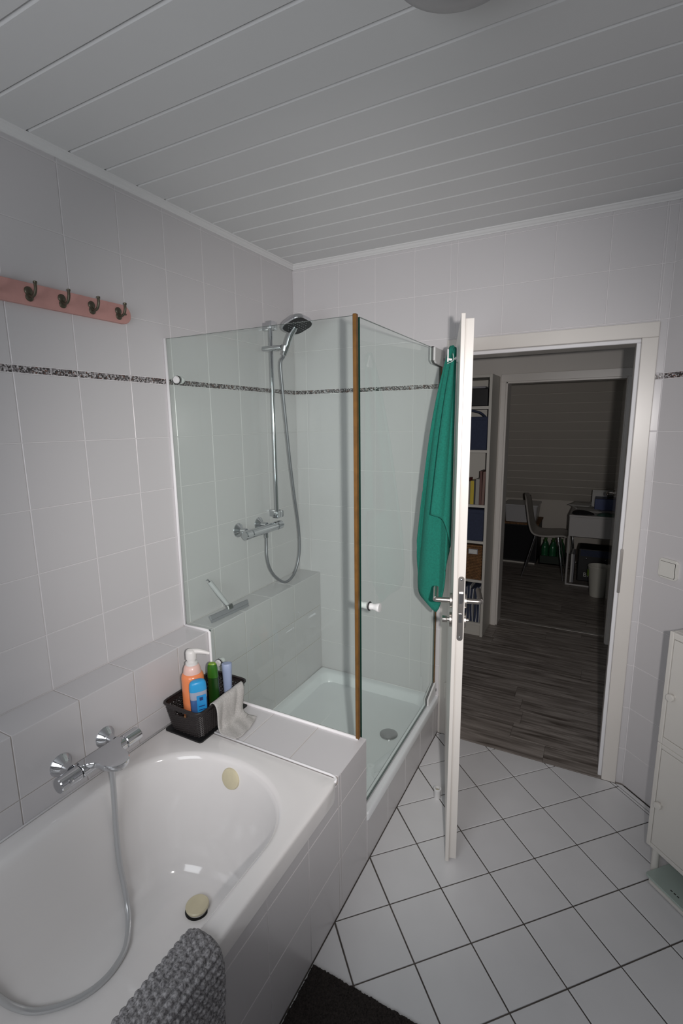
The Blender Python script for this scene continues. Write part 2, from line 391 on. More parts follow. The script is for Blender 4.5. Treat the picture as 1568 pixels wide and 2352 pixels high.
moulding('trim_2', (0, 0, ZC), (XR, 0, ZC), (0, -1, 0), 'white quarter round moulding along the ceiling above the doorway')
moulding('trim_3', (XR, 0, ZC), (XE, YD, ZC), (-s45, -s45, 0), 'white quarter round moulding along the ceiling above the diagonal wall')
# ---------------------------------------------------------------- tiled ledge and tub surround
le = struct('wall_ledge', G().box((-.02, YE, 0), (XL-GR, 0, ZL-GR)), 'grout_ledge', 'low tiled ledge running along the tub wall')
lcols = ycols
tiles(le, 'tile', [0, XL], lcols, [(0, XL, YE, 0)], basis((0, 0, ZL), (1, 0, 0), (0, 1, 0), (0, 0, 1)), 'tile_wall')
tiles(le, 'tile', lcols, [ZL, ZL-.2, ZL-.4, ZL-.6, 0], [(-.905, 0, .15, ZL), (YE, -.905, .48, ZL)], basis((XL, 0, 0), (0, 1, 0), (0, 0, 1), (1, 0, 0)), 'tile_wall')
ZS, YS0, YS1 = .518, -.918, -1.117                      # shelf between tub and shower
ap = struct('wall_apron', G().box((XA-.02, YE, 0), (XA-GR, YS1-.001, .452)), 'grout_light', 'white tiled side of the bathtub')
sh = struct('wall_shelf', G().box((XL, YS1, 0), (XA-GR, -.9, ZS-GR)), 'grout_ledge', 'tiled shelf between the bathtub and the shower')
ba = struct('wall_shower_base', G().box((XA-.03, -.9, 0), (XA-GR, 0, .1755)), 'grout_light', 'low tiled base under the shower tray')
acols = [-1.10-TW*i for i in range(-5, 11)]+[YE]
MA = basis((XA, 0, 0), (0, 1, 0), (0, 0, 1), (1, 0, 0))
tiles(ap, 'tile', acols, [0, .203, .405, .61], [(YE, YS1, 0, .495)], MA, 'tile_wall')
tiles(sh, 'tile', acols+[-.9], [0, .203, .405, .61], [(YS1, -.9, 0, ZS)], MA, 'tile_wall')
tiles(ba, 'tile', acols+[0], [0, .176], [(-.9, -.004, 0, .176)], MA, 'tile_wall')
tiles(sh, 'tile', [XL, .255, .4565, .656, XA], [YS1, -.9], [(XL, XA, YS1, -.9)], basis((0, 0, ZS), (1, 0, 0), (0, 1, 0), (0, 0, 1)), 'tile_wall')
# ---------------------------------------------------------------- bathtub
ZR, TX0, TX1, TY0, TY1 = .514, XL+.001, XA+.006, -2.86, YS1-.001
bt = thing('bathtub', (.49, -1.98, .06), 'white enamel bathtub with a rounded basin beside the tiled ledge', 'bathtub')
def basin(k):   # outline of the basin at the rim scaled towards the bottom (k=0 rim, 1 bottom)
    pts = []; cx, a = .50, .30; y1, y0 = -1.195, -2.78; b1, b0 = .24, .30
    for i in range(72):
        t = 2*math.pi*i/72; ct, st = math.cos(t), math.sin(t); e = .62
        X = cx+a*math.copysign(abs(ct)**(e if st < 0 else .98), ct)
        Y = (y1-b1+b1*abs(st)**.98) if st >= 0 else (y0+b0-b0*abs(st)**e)
        pts.append((X, Y))
    return pts
prof = [(-.006, ZR), (.004, ZR-.002), (.012, ZR-.010), (.018, ZR-.024), (.030, .42), (.046, .32), (.062, .22), (.085, .155), (.125, .118), (.18, .102), (.24, .097)]
def ring(d, z):
    q = basin(0); out = []
    for x, y in q:
        cx = .50; hx = .30; nx = (x-cx)*(1-d/hx)+cx
        if y > -1.435: dy = d*(1.15 if z > .15 else 1.0); ny = -1.435+(y+1.435)*max(0, (.24-dy*.85))/.24 if d < .27 else -1.435
        elif y < -2.48: ny = -2.48+(y+2.48)*max(.05, (.30-d*1.1))/.30; ny += d*1.6
        else: ny = y+max(0, (-2.0-y)/.48)*d*1.6
        out.append(V((nx, ny, z)))
    return out
rings = [ring(d, z) for d, z in prof]
outer = rrect(TX0, TX1, TY0, TY1, .028, 8)
g = G(); NB = 72
def resamp(poly, c, n=72):
    out = []
    for p in rings[0]:
        d = V((p.x-c[0], p.y-c[1], 0)).normalized(); best = None
        for i in range(len(poly)):
            a = V((*poly[i], 0)); b = V((*poly[(i+1) % len(poly)], 0)); e = b-a; den = d.x*e.y-d.y*e.x
            if abs(den) < 1e-12: continue
            w_ = a-V((*c, 0)); t = (w_.x*e.y-w_.y*e.x)/den; s_ = (w_.x*d.y-w_.y*d.x)/den
            if t > 0 and -1e-6 <= s_ <= 1+1e-6: best = t if best is None else min(best, t)
        out.append(V((c[0]+d.x*best, c[1]+d.y*best, ZR)))
    return out
cent = (.49, -1.98)
og = resamp(outer, cent)
def lerp_ring(A, B, k): return [a.lerp(b, k) for a, b in zip(A, B)]
def shrink(Rg, d, z):
    return [V((p.x+(d if p.x < TX0+.004 else -d if p.x > TX1-.004 else 0), p.y+(d if p.y < TY0+.004 else -d if p.y > TY1-.004 else 0), z)) for p in Rg]
rows = [shrink(og, 0, .455), shrink(og, 0, ZR-.012), shrink(og, .001, ZR-.006), shrink(og, .004, ZR-.0015), shrink(og, .009, ZR)]
rows += [lerp_ring(rows[-1], rings[0], k) for k in (.33, .66)]+rings
g.grid(rows, closed=True)
n0 = len(g.v)-NB; g.f.append(list(range(n0, n0+NB))); g.m.append(0); g.sm.append(True)
tubbody = g.build('tub_body', 'enamel', bt, auto=50)
if sum(p.normal.z for p in tubbody.data.polygons) < 0: tubbody.data.flip_normals()
# overflow cap and drain plug
g = G(); oc = V((.487, -1.210, .452)); oax = V((0, -.97, .2)).normalized()
g.lathe([(.020, -.012), (.030, 0), (.036, .004), (.036, .012), (.034, .016), (.030, .0175), (0, .0178)], oc, oax, 36)
ov = g.build('overflow_cap', 'cream_plastic', bt, auto=40); ov['label'] = 'round cream plastic overflow cap'
g = G(); g.lathe([(.024, 0), (.024, .012), (.036, .014), (.037, .019), (.034, .022), (.006, .0205), (0, .0195)], (.472, -1.393, .094), (0, 0, 1), 36)
dp = g.build('drain_plug', 'cream_plastic', bt, auto=40); dp['label'] = 'round cream drain plug on the tub floor'
G().lathe([(.040, 0), (.039, .004), (.032, .005), (.03, 0)], (.472, -1.393, .094), (0, 0, 1), 36).build('drain_ring', 'black_rubber', bt, auto=40)
# silicone joints around the tub
g = G(); g.sweep([(XL+.002, -1.125, ZR), (XL+.002, YE+.3, ZR)], .0035, 8)
g.sweep([(XL+.004, YS1-.001, ZS-.002), (TX1-.030, YS1-.001, ZS-.002), (TX1-.016, YS1-.003, ZS-.003), (TX1-.007, YS1-.010, ZS-.005), (TX1-.006, YS1-.022, ZS-.006)], .0042, 8)
g.build('silicone_joint', 'silicone', bt)
# ---------------------------------------------------------------- shower tray
st = thing('shower_tray', (.49, -.45, .0), 'white shower tray with a grey drain cover behind the glass', 'shower tray')
g = G(); out = rrect(XL+.001, XA+.004, -.9, -.002, .012, 3); inn = [rrect(XL+d, XA-.045-(d-.03)*.5, -.9+d, -d, r, 3) for d, r in ((.03, .05), (.04, .055), (.055, .06))]
rows = [[V((x, y, .1765)) for x, y in out], [V((x, y, .203)) for x, y in out], [V((x*1+(.49-x)*.01, y+(-.45-y)*.01, .208)) for x, y in out]]
rows += [[V((x, y, z)) for x, y in q] for q, z in zip(inn, (.207, .198, .160))]
g.grid(rows, closed=True); n = len(inn[0]); k = len(g.v)-n; g.f.append(list(range(k, k+n))); g.m.append(0); g.sm.append(False)
to = g.build('tray_body', 'tray', st, auto=40)
if sum(p.normal.z*p.area for p in to.data.polygons) < 0: to.data.flip_normals()
G().lathe([(.043, 0), (.043, .004), (.038, .007), (0, .008)], (.712, -.362, .160), (0, 0, 1), 40).build('drain_cover', 'chrome_satin', st, auto=40)
g = G(); g.sweep([(XL+.002, -.003, .206), (XA, -.003, .206)], .004, 6); g.sweep([(XL+.002, -.003, .206), (XL+.002, -.9, .206)], .004, 6); g.build('silicone_joint', 'silicone', st)
# ---------------------------------------------------------------- shower screen
GZ1 = 1.965; GY = -.912
sp = thing('shower_screen', (.41, GY, ZS), 'fixed green tinted glass shower screen notched over the tiled ledge', 'shower screen')
o = [(.004, ZL+.004), (XL+.005, ZL+.004), (XL+.005, ZS+.004), (.816, ZS+.004), (.816, GZ1), (.004, GZ1)]
G().prism(o, -.004, .004, M=basis((0, GY, 0), (1, 0, 0), (0, 0, 1), (0, -1, 0)), side=1).build('glass_pane', ['glass', 'glass_edge'], sp)
g = G(); yy = GY-.0055
path = [(.005, yy, GZ1), (.005, yy, ZL+.008), (.009, yy, ZL+.004), (XL-.001, yy, ZL+.003), (XL+.006, yy, ZL-.003), (XL+.006, yy, ZS+.007), (XL+.012, yy, ZS+.003), (.822, yy, ZS+.003)]
g.sweep(path, .0062, 8); se = g.build('silicone_bead', 'silicone', sp); se['label'] = 'white silicone bead'
G().box((.8125, GY-.011, ZS+.001), (.8250, GY+.006, GZ1+.004), .002).build('corner_seal', 'seal_brown', sp)['label'] = 'brown vertical corner seal'
for zz, xx in ((1.809, .058), (.668, .182)):
    g = G(); g.lathe([(.0125, 0), (.014, .002), (.014, .009), (.0125, .012), (0, .0125)], (xx, GY-.004, zz), (0, -1, 0), 28)
    cp = g.build('clamp_disc', 'white_plastic', sp, auto=40)
    G().lathe([(.0155, 0), (.0155, .003), (.013, .004)], (xx, GY-.004, zz), (0, -1, 0), 28).build('clamp_washer', 'black_rubber', cp, auto=40)
    G().lathe([(.014, 0), (.015, .004), (.013, .014), (0, .015)], (xx, GY+.004, zz), (0, 1, 0), 28).build('clamp_back', 'white_plastic', cp, auto=40)
sd = thing('shower_door', (.831, -.03, .21), 'glass shower door with white hinges and a round white knob', 'shower door')
DX0, DX1 = .8165, .8240
G().prism([(-.893, .217), (-.020, .217), (-.020, GZ1-.002), (-.893, GZ1-.002)], -.004, .004, M=basis(((DX0+DX1)/2, 0, 0), (0, 1, 0), (0, 0, 1), (1, 0, 0)), side=1).build('glass_pane', ['glass', 'glass_edge'], sd)
G().box((DX0-.002, -.019, .25), (DX1+.003, -.006, 1.902), .002).build('hinge_seal', 'seal_brown', sd)['label'] = 'brown vertical seal beside the wall'
for z0, z1, cut in ((1.898, GZ1+.001, 0), (.212, .285, 1)):
    if cut: po = [(-.128, z0), (-.004, z0), (-.004, z1), (-.020, z1), (-.128, z1-.038)]
    else: po = [(-.140, z0+.012), (-.118, z0), (-.004, z0-.006), (-.004, z1), (-.140, z1)]
    hg = G().prism(po, -.013, .013, .003, M=basis(((DX0+DX1)/2, 0, 0), (0, 1, 0), (0, 0, 1), (1, 0, 0))).build('hinge', 'white_plastic', sd)
    G().prism(inset(po, -.0028), -.0045, .0045, 0, M=basis(((DX0+DX1)/2, 0, 0), (0, 1, 0), (0, 0, 1), (1, 0, 0))).build('hinge_gasket', 'black_rubber', hg)
    G().box((DX1+.008, -.006, z0+.02), (DX1+.0105, -.001, z0+.034)).build('hinge_screw', 'black_rubber', hg)
kx = DX1; g = G(); kz = .992; ky = -.826
g.lathe([(.0115, 0), (.0125, .002), (.0125, .010), (.0105, .016), (.0125, .024), (.0155, .032), (.0165, .037), (.0155, .041), (0, .042)], (kx, ky, kz), (1, 0, 0), 28)
kn = g.build('knob', 'white_plastic', sd, auto=40)
G().lathe([(.0165, 0), (.0165, .0025), (.013, .003)], (kx, ky, kz), (1, 0, 0), 28).build('knob_washer', 'black_rubber', kn, auto=40)
G().lathe([(.0125, 0), (.0125, .010), (.0105, .016), (.0125, .024), (.0165, .036), (0, .038)], (DX0, ky, kz), (-1, 0, 0), 28).build('inner_knob', 'white_plastic', kn, auto=40)
G().box((DX0-.001, -.893, .2085), (DX1+.001, -.03, .2165)).build('bottom_seal', 'plastic_clear', sd)
def at(ax, val, px, py):        # where the line of sight through a photo pixel meets the plane ax=val
    d = fwd+rt*((px-784)/FPX)-up*((py-1176)/FPX); i = 'xyz'.index(ax); return CAM+d*((val-CAM[i])/d[i])
# ---------------------------------------------------------------- doorway casing and bathroom door
tr = thing('trim_4', (1.266, .05, 0), 'white door casing framing the doorway to the dark hall', 'trim', kind='structure')
CL0, CL1, CR0, CR1, CT0, CT1 = .849, .906, 1.627, 1.684, 1.953, 2.0106
for nm, a, b in (('casing_side', (CL0, -.012, .001), (CL1, .002, CT0)), ('casing_side', (CR0, -.012, .001), (CR1, .002, CT0)), ('casing_head', (CL0, -.012, CT0), (CR1, .002, CT1))):
    G().box(a, b, .003, seg=2).build(nm, 'lacquer', tr)
for nm, a, b in (('gasket_side', (CL1, .012, .001), (CL1+.015, .02, CT0-.0152)), ('gasket_side', (CR0-.015, .012, .001), (CR0, .02, CT0-.0152)), ('gasket_head', (CL1, .012, CT0-.015), (CR0, .02, CT0))):
    G().box(a, b, .002).build(nm, 'gasket', tr)
for nm, a, b in (('lining_side', (CL1-.002, .02, .001), (CL1+.015, .145, CT0-.015)), ('lining_side', (CR0-.015, .02, .001), (CR0+.004, .145, CT0-.015)), ('lining_head', (CL1-.002, .02, CT0-.015), (CR0+.004, .145, CT0+.004))):
    G().box(a, b).build(nm, 'lacquer', tr)
for nm, a, b in (('reveal_side', (CL1-.003, .0, .001), (CL1, .02, CT0)), ('reveal_side', (CR0, .0, .001), (CR0+.003, .02, CT0)), ('reveal_head', (CL1-.003, .0, CT0), (CR0+.003, .02, CT0+.003))):
    G().box(a, b).build(nm, 'lacquer', tr)
for nm, a, b in (('casing_side', (CL0, .138, .001), (CL1+.012, .152, CT0)), ('casing_side', (CR0-.012, .138, .001), (CR1, .152, CT0)), ('casing_head', (CL0, .138, CT0-.012), (CR1, .152, CT1))):
    G().box(a, b, .003).build(nm, 'lacquer', tr)
g = G(); g.prism(rrect(CR0-.006, CR0+.005, .905, 1.100, .0045, 3), -.0135, -.011, M=basis((0, 0, 0), (1, 0, 0), (0, 0, 1), (0, 1, 0)))
g.build('strike_plate', 'steel', tr)
HX, HY = .893, -.030; DL = .771; dd = V((.2814, -.9596, 0)); dn = V((-.9596, -.2814, 0))
dr = thing('door_1', (HX, HY, 0), 'white bathroom door standing open towards the shower', 'door', kind='structure')
MDoor = basis((HX, HY, 0), dd, dn, (0, 0, 1))       # local x along the leaf, y towards the shower, z up
g = G(); g.box((.003, -.013, .008), (DL, 0, 1.966), .0012, M=MDoor); g.build('leaf_face', 'lacquer', dr)
g = G(); g.box((.016, -.040, .012), (DL-.013, -.013, 1.952), .0008, M=MDoor); g.build('leaf_core', 'lacquer', dr)
MEnd = basis(MDoor @ V((DL-.013, -.0265, 0)), -dn, (0, 0, 1), dd)
lp = G().prism(rrect(-.0102, .0102, .891, 1.123, .0100, 6), -.002, .0012, 0, M=MEnd).build('lock_plate', 'steel', dr)
for zz in (.903, 1.111):
    p = MEnd @ V((0, zz, .0012)); G().lathe([(.004, 0), (.0035, .0007), (0, .0008)], p, dd, 14).build('screw', 'chrome', lp)
G().prism([(-.006, 1.028), (.004, 1.028), (.0075, 1.036), (.0075, 1.066), (-.006, 1.066)], 0, .009, .001, M=MEnd).build('latch', 'chrome_satin', lp)
G().box((-.0055, .958, 0), (.0055, .990, .003), .0005, M=MEnd).build('dead_bolt', 'chrome_satin', lp)
UH, ZH = .690, 1.012
for sgn, y0 in ((1, 0), (-1, -.040)):
    ax = dn*sgn; c = MDoor @ V((UH, y0, ZH))
    hd = G().lathe([(.025, 0), (.026, .001), (.026, .008), (.025, .009), (.012, .0095)], c, ax, 32).build('handle_rosette', 'steel', dr, auto=40)
    e1 = c+ax*.058; e2 = e1-dd*.125; pts = [c+ax*.006, c+ax*.04, c+ax*.05, e1-dd*.003, e1-dd*.012, e2]
    G().sweep(cr(pts, 5), .0095, 16).build('lever', 'steel', hd, auto=50)
    c2 = MDoor @ V((UH, y0, ZH-.072))
    k = G().lathe([(.025, 0), (.026, .001), (.026, .008), (.025, .009), (.008, .0095)], c2, ax, 32).build('lock_rosette', 'steel', dr, auto=40)
    if sgn > 0:
        g = G(); g.cyl(c2+ax*.008, c2+ax*.016, .0065); M2 = basis(c2+ax*.016, dd, (0, 0, 1), ax); g.prism(rrect(-.014, .014, -.009, .009, .006, 4), 0, .018, .002, M=M2)
        g.build('thumb_turn', 'steel', k, auto=40)
    else: G().cyl(c2+ax*.008, c2+ax*.018, .0075).build('cylinder', 'steel', k, auto=40)
for zz in (.22, 1.72):
    c = V((HX-.002, HY+.004, zz)); h = G().cyl(c, c+V((0, 0, .09)), .0075, 18, bev=.002).build('hinge', 'lacquer', dr, auto=40)
    G().box((HX-.004, HY+.002, zz+.01), (HX+.002, -.011, zz+.08)).build('hinge_plate', 'chrome_satin', h)
# adhesive hook and towel on the shower side of the door
hp = at('y', -.45, 1041, 815); hk = thing('towel_hook', MDoor @ V((.445, 0, 1.87)), 'small white hook stuck on the door face holding the towel', 'hook')
Mh = basis(MDoor @ V((.445, 0, 1.885)), dd, (0, 0, 1), dn)
G().prism([(-.02, -.028), (.02, -.028), (.022, -.012), (.006, .03), (-.006, .03), (-.022, -.012)], 0, .004, .001, M=Mh).build('hook_plate', 'white_plastic', hk)
G().prism([(-.012, -.026), (.012, -.026), (.014, -.014), (.003, .02), (-.003, .02), (-.014, -.014)], .032, .038, .0015, M=Mh).build('hook_shield', 'white_plastic', hk)
G().sweep(cr([Mh @ V((0, -.012, .003)), Mh @ V((0, -.018, .018)), Mh @ V((0, -.016, .034))], 4), .005, 10).build('hook_arm', 'white_plastic', hk)
tw_ = thing('towel', hp, 'teal green bath towel hanging from the open door', 'towel')
cols = [  # foot pixel, plane y of the foot, top pixel
    ((991, 1181), -.505, (1043, 800)), ((1008, 1190), -.515, (1045, 797)), ((1023, 1203), -.49, (1047, 800)), ((1030, 1240), -.455, (1048, 806)), ((1034, 1264), -.44, (1047, 802)),
    ((1021, 1300), -.455, (1043, 795)), ((1017, 1368), -.445, (1041, 793)), ((1000, 1406), -.435, (1039, 794)), ((976, 1376), -.43, (1036, 794)), ((959, 1350), -.41, (1034, 796)), ((960, 1300), -.395, (1032, 800)), ((961, 1228), -.40, (1033, 804)), ((985, 1290), -.37, (1036, 803)), ((1003, 1300), -.35, (1040, 803))]
feet = cr([at('y', yy, *p) for p, yy, t in cols], 7); tops = cr([at('y', -.45+.10*(yy+.44), *t) for p, yy, t in cols], 7)
nC = len(feet); rows = []
for i in range(49):
    t = i/48; row = []
    for j, (f_, t_) in enumerate(zip(feet, tops)):
        p = t_.lerp(f_, t); off = (t_.x-f_.x)*.16*math.sin(math.pi*t**.8)*(1-t*.35)
        p = p+V((-off, -off*.25, 0)); ph = j*.62
        p = p+dd*(.010*math.sin(ph*.55+1.5*t)*t**.5)+dn*(.004*math.sin(ph*.7+.8+t)*t**.6)
        u_ = (p-V((HX, HY, 0))).dot(dn)
        if u_ < .007: p = p+dn*(.007-u_)
        row.append(p)
    rows.append(row)
g = G(); g.grid(rows); g.build('towel_cloth', 'towel', tw_, recalc=False, solid=.006)
lpth = cr([at('y', -.50, 1040, 812), at('y', -.51, 1041, 826), at('y', -.51, 1036, 831), at('y', -.50, 1027, 835)], 6)
G().sweep(lpth, .0012, 6).build('hanging_loop', 'soft_white', tw_)
# door stop on the floor
ds = thing('door_stop', (.986, -.462, 0), 'small white ring topped door stop on the floor tiles', 'door stop')
G().lathe([(.0145, 0), (.0155, .002), (.0150, .036), (.0165, .038), (.0165, .045), (.011, .0455), (.0105, .036)], (.986, -.462, 0), (0, 0, 1), 28, cap=False).build('stop_body', 'white_plastic', ds, auto=40)
G().lathe([(.0105, .0), (.009, .0355), (0, .036)], (.986, -.462, 0), (0, 0, 1), 20).build('stop_core', 'cream_plastic', ds)
# ---------------------------------------------------------------- bath mixer on the ledge
bm_ = thing('bath_mixer', (XL, -1.495, .618), 'chrome thermostatic bath mixer with flat spout and hose above the tub', 'faucet')
ax, az = .205, .616
for yy in (-1.571, -1.419):
    e_ = G().lathe([(.035, 0), (.034, .003), (.018, .020), (.014, .026), (.0135, .05)], (XL, yy, .624), (1, 0, 0), 36).build('escutcheon', 'chrome', bm_, auto=35)
G().cyl((ax, -1.560, az), (ax, -1.405, az), .0225, 36, bev=.002).build('mixer_body', 'chrome', bm_, auto=40)
h1 = G().cyl((ax, -1.628, az), (ax, -1.5615, az), .0235, 36, bev=.003).build('temperature_handle', 'chrome', bm_, auto=40)
G().lathe([(.0075, 0), (.0075, .003), (.006, .004), (0, .004)], (ax+.02, -1.600, az+.008), (.93, 0, .36), 18).build('stop_button', 'chrome', h1, auto=40)
G().cyl((ax, -1.4035, az), (ax, -1.346, az), .0225, 36, bev=.003).build('flow_handle', 'chrome', bm_, auto=40)
g = G(); ol = cr([(.188, -1.555, 0), (.215, -1.552, 0), (.238, -1.532, 0), (.275, -1.522, 0), (.298, -1.505, 0), (.306, -1.482, 0), (.300, -1.460, 0), (.280, -1.445, 0), (.245, -1.440, 0), (.222, -1.425, 0), (.205, -1.410, 0), (.188, -1.412, 0)], 5)
def pl(z, k): return [V((.235+(p.x-.235)*k, -1.483+(p.y+1.483)*k, z-(max(0, p.x-.24)*.16))) for p in ol]
rws = [pl(az+.0235, .965), pl(az+.022, .995), pl(az+.018, 1), pl(az+.010, .985), pl(az+.004, .93)]
g.grid(rws, closed=True); n = len(ol); g.f.append(list(range(n))); g.f.append(list(range(len(g.v)-n, len(g.v)))); g.m += [0, 0]; g.sm += [False, False]
sp_ = g.build('spout', 'chrome', bm_, auto=30)
G().cyl((.286, -1.482, az-.012), (.286, -1.482, az+.004), .011, 20, bev=.001).build('aerator', 'chrome_satin', sp_, auto=40)
hose = [(.232, -1.478, az-.012), (.240, -1.480, az-.04), (.2445, -1.485, .50), (.246, -1.491, .39), (.263, -1.503, .28), (.292, -1.513, .172), (.330, -1.539, .128), (.376, -1.588, .113), (.394, -1.643, .110), (.392, -1.693, .110), (.375, -1.739, .113), (.349, -1.781, .121), (.320, -1.818, .136), (.295, -1.843, .160), (.277, -1.869, .209), (.262, -1.90, .30), (.252, -1.935, .42), (.24, -1.965, .52), (.195, -1.985, .60), (.150, -1.985, .612)]
G().sweep(cr(hose, 8), .0085, 12).build('hose', 'hose_silver', bm_, auto=60)['label'] = 'silver hose lying in the tub'
G().cyl((.232, -1.478, az-.030), (.232, -1.478, az-.002), .0105, 20, bev=.001).build('hose_nut', 'chrome', bm_, auto=40)
G().lathe([(.025, 0), (.024, .006), (.013, .010), (.012, .03)], (XL, -1.985, .612), (1, 0, 0), 28).build('hose_outlet', 'chrome', bm_, auto=40)
# ---------------------------------------------------------------- shower mixer, rail and hand shower
sm = thing('shower_mixer', (0, -.425, 1.12), 'chrome thermostatic shower mixer on the tiles below the rail', 'faucet')
for yy in (-.539, -.377): G().lathe([(.035, 0), (.034, .004), (.020, .016), (.014, .022), (.013, .05)], (0, yy, 1.137), (1, 0, 0), 36).build('escutcheon', 'chrome', sm, auto=35)
G().cyl((.066, -.526, 1.122), (.066, -.322, 1.122), .0215, 32, bev=.003).build('mixer_body', 'chrome', sm, auto=40)
G().cyl((.066, -.574, 1.122), (.066, -.528, 1.122), .0225, 32, bev=.004).build('temperature_handle', 'chrome', sm, auto=40)
G().cyl((.066, -.320, 1.122), (.066, -.276, 1.122), .0225, 32, bev=.004).build('flow_handle', 'chrome', sm, auto=40)
G().cyl((.066, -.405, 1.078), (.066, -.405, 1.105), .0105, 20, bev=.001).build('hose_nut', 'chrome', sm, auto=40)
rl = thing('shower_rail', (0, -.30, 1.16), 'chrome shower rail with wall brackets and a sliding holder', 'shower rail')
G().cyl((.06, -.30, 1.160), (.06, -.30, 2.126), .0105, 24).build('rail', 'chrome', rl, auto=40)
for z0, z1 in ((2.088, 2.126), (1.160, 1.196)):
    G().box((0, -.285, z0), (.066, -.262, z1), .003, seg=2).build('wall_bracket', 'chrome', rl, auto=40)
    G().box((.044, -.316, z0), (.076, -.262, z1), .004, seg=2).build('bracket_clamp', 'chrome', rl, auto=40)
sl = G().box((.015, -.322, 1.986), (.128, -.278, 2.010), .009, seg=3).build('slider', 'chrome', rl, auto=40)
G().lathe([(.021, -.012), (.0195, .012), (.016, .0125)], (.140, -.30, 1.996), V((.32, -.06, 1)), 24).build('holder_cup', 'chrome_satin', sl, auto=40)
hs = thing('hand_shower', (.14, -.30, 1.98), 'square chrome hand shower with dark spray face in the rail holder', 'hand shower')
g = G(); p0, p1 = V((.136, -.30, 1.965)), V((.197, -.305, 2.085)); pts = cr([p0, p0.lerp(p1, .3), p0.lerp(p1, .6)+V((.0, 0, .004)), p1+V((.01, 0, 0))], 5)
g.sweep(pts, [.0125+.0025*math.sin(i/len(pts)*3) for i in range(len(pts))], 18); g.build('handle', 'chrome', hs, auto=50)
nz = V((.33, -.17, -.92)).normalized(); xx = (V((1, -.12, 0))-nz*V((1, -.12, 0)).dot(nz)).normalized(); yy_ = nz.cross(xx)
Mhs = basis(V((.215, -.305, 2.092)), xx, yy_, nz); sq = rrect(-.062, .066, -.064, .064, .040, 7)
g = G(); g.grid([[Mhs @ V((x*k, y*k, z)) for x, y in sq] for k, z in ((.30, -.030), (.72, -.026), (.93, -.014), (1, -.002), (.99, .004), (.95, .007))], closed=True)
n = len(sq); g.f += [list(range(n)), list(range(len(g.v)-n, len(g.v)))]; g.m += [0, 0]; g.sm += [True, False]; hb = g.build('shower_head', 'chrome', hs, auto=40)
fc = G().prism([(x*.93, y*.93) for x, y in sq], .0065, .0085, 0, M=Mhs).build('spray_face', 'black_rubber', hb)
g = G()
for i in range(-3, 4):
    for j in range(-3, 4):
        if i*i+j*j < 13: g.lathe([(.0022, 0), (.0018, .0016), (0, .0017)], Mhs @ V((i*.0145, j*.0145, .0085)), nz, 6)
g.build('nozzles', 'grey_thing', hb)['kind'] = 'stuff'
hpx = [((612, 1252), .066), ((613, 1280), .07), ((620, 1306), .075), ((634, 1326), .08), ((655, 1337), .085), ((673, 1322), .09), ((684, 1292), .095), ((688, 1255), .10), ((685, 1205), .10), ((676, 1140), .105), ((666, 1060), .11), ((656, 965), .115), ((648, 885), .12), ((644.5, 835), .125)]
pts = [V((.066, -.405, 1.09))]+[at('x', x, *p) for p, x in hpx]+[V((.132, -.30, 1.955)), V((.136, -.30, 1.968))]
G().sweep(cr(pts, 8), .0068, 12).build('hose', 'hose_metal', hs, auto=60)
# squeegee leaning on the ledge
sq_ = thing('squeegee', (.095, -.73, ZL), 'shower squeegee with clear handle leaning on the tiled ledge', 'squeegee')
a, b = V((.088, -.849, ZL)), V((.104, -.612, ZL)); ex = (b-a).normalized(); ez = V((-.35, .0, 1)); ez = (ez-ex*ez.dot(ex)).normalized(); ey = ez.cross(ex)
Ms = basis(a, ex, ey, ez); L = (b-a).length
bl = G().box((0, -.005, .012), (L, .005, .032), .002, M=Ms).build('blade_holder', 'grey_thing', sq_)
G().box((.001, -.0015, .0005), (L-.001, .0015, .014), M=Ms).build('rubber_blade', 'grey_thing', bl)
m_ = Ms @ V((L*.52, 0, .03)); top = V((.012, -.765, ZL+.150))
G().box((L*.52-.016, -.008, .022), (L*.52+.016, .008, .046), .003, M=Ms).build('neck', 'chrome_satin', sq_)
g = G(); pts = cr([m_, m_.lerp(top, .25), m_.lerp(top, .7)+V((-.001, 0, .001)), top], 5)
g.sweep(pts, [.007+.0045*min(1, i/8) for i in range(len(pts))], 12); g.build('handle', 'plastic_clear', sq_, auto=50)
G().sweep([top+V((0, .0, 0)), top+V((-.002, -.008, .014)), top+V((-.001, -.018, .012))], .003, 8).build('hanging_eye', 'chrome', sq_)
# ---------------------------------------------------------------- hook rail
hr = thing('hook_rail', (0, -1.4, 1.988), 'pink wooden hook rail with bronze hooks on the tub wall', 'hook rail')
po = [(-1.80, 2.050), (-1.80, 1.988)]+[(-1.104+.031*math.sin(t*math.pi/10), 2.019-.031*math.cos(t*math.pi/10)) for t in range(0, 11)]
G().prism([(p[0], p[1]) for p in po], .0, .016, .002, M=ML).build('board', 'pink_wood', hr)
for k in range(6):
    y = -1.126-.1008*k; h = G().lathe([(.0125, 0), (.0125, .002), (.009, .005), (0, .006)], (.016, y, 2.026), (1, 0, 0), 20).build('coat_hook', 'bronze', hr, auto=50)
    G().lathe([(.0115, 0), (.0115, .002), (.008, .0045), (0, .005)], (.016, y+.001, 2.009), (1, 0, 0), 20).build('hook_foot', 'bronze', h, auto=50)
    g = G(); g.sweep(cr([(.020, y, 2.014), (.032, y, 2.009), (.045, y, 2.014), (.052, y, 2.028), (.053, y, 2.044)], 5), .0042, 10); g.lathe([(.003, -.004), (.0055, -.002), (.0055, .003), (0, .005)], (.053, y, 2.045), (0, 0, 1), 12)
    g.build('hook_arm', 'bronze', h, auto=60)
G().lathe([(.0035, 0), (.003, .0015), (0, .002)], (.016, -1.096, 2.020), (1, 0, 0), 14).build('screw', 'bronze', hr)
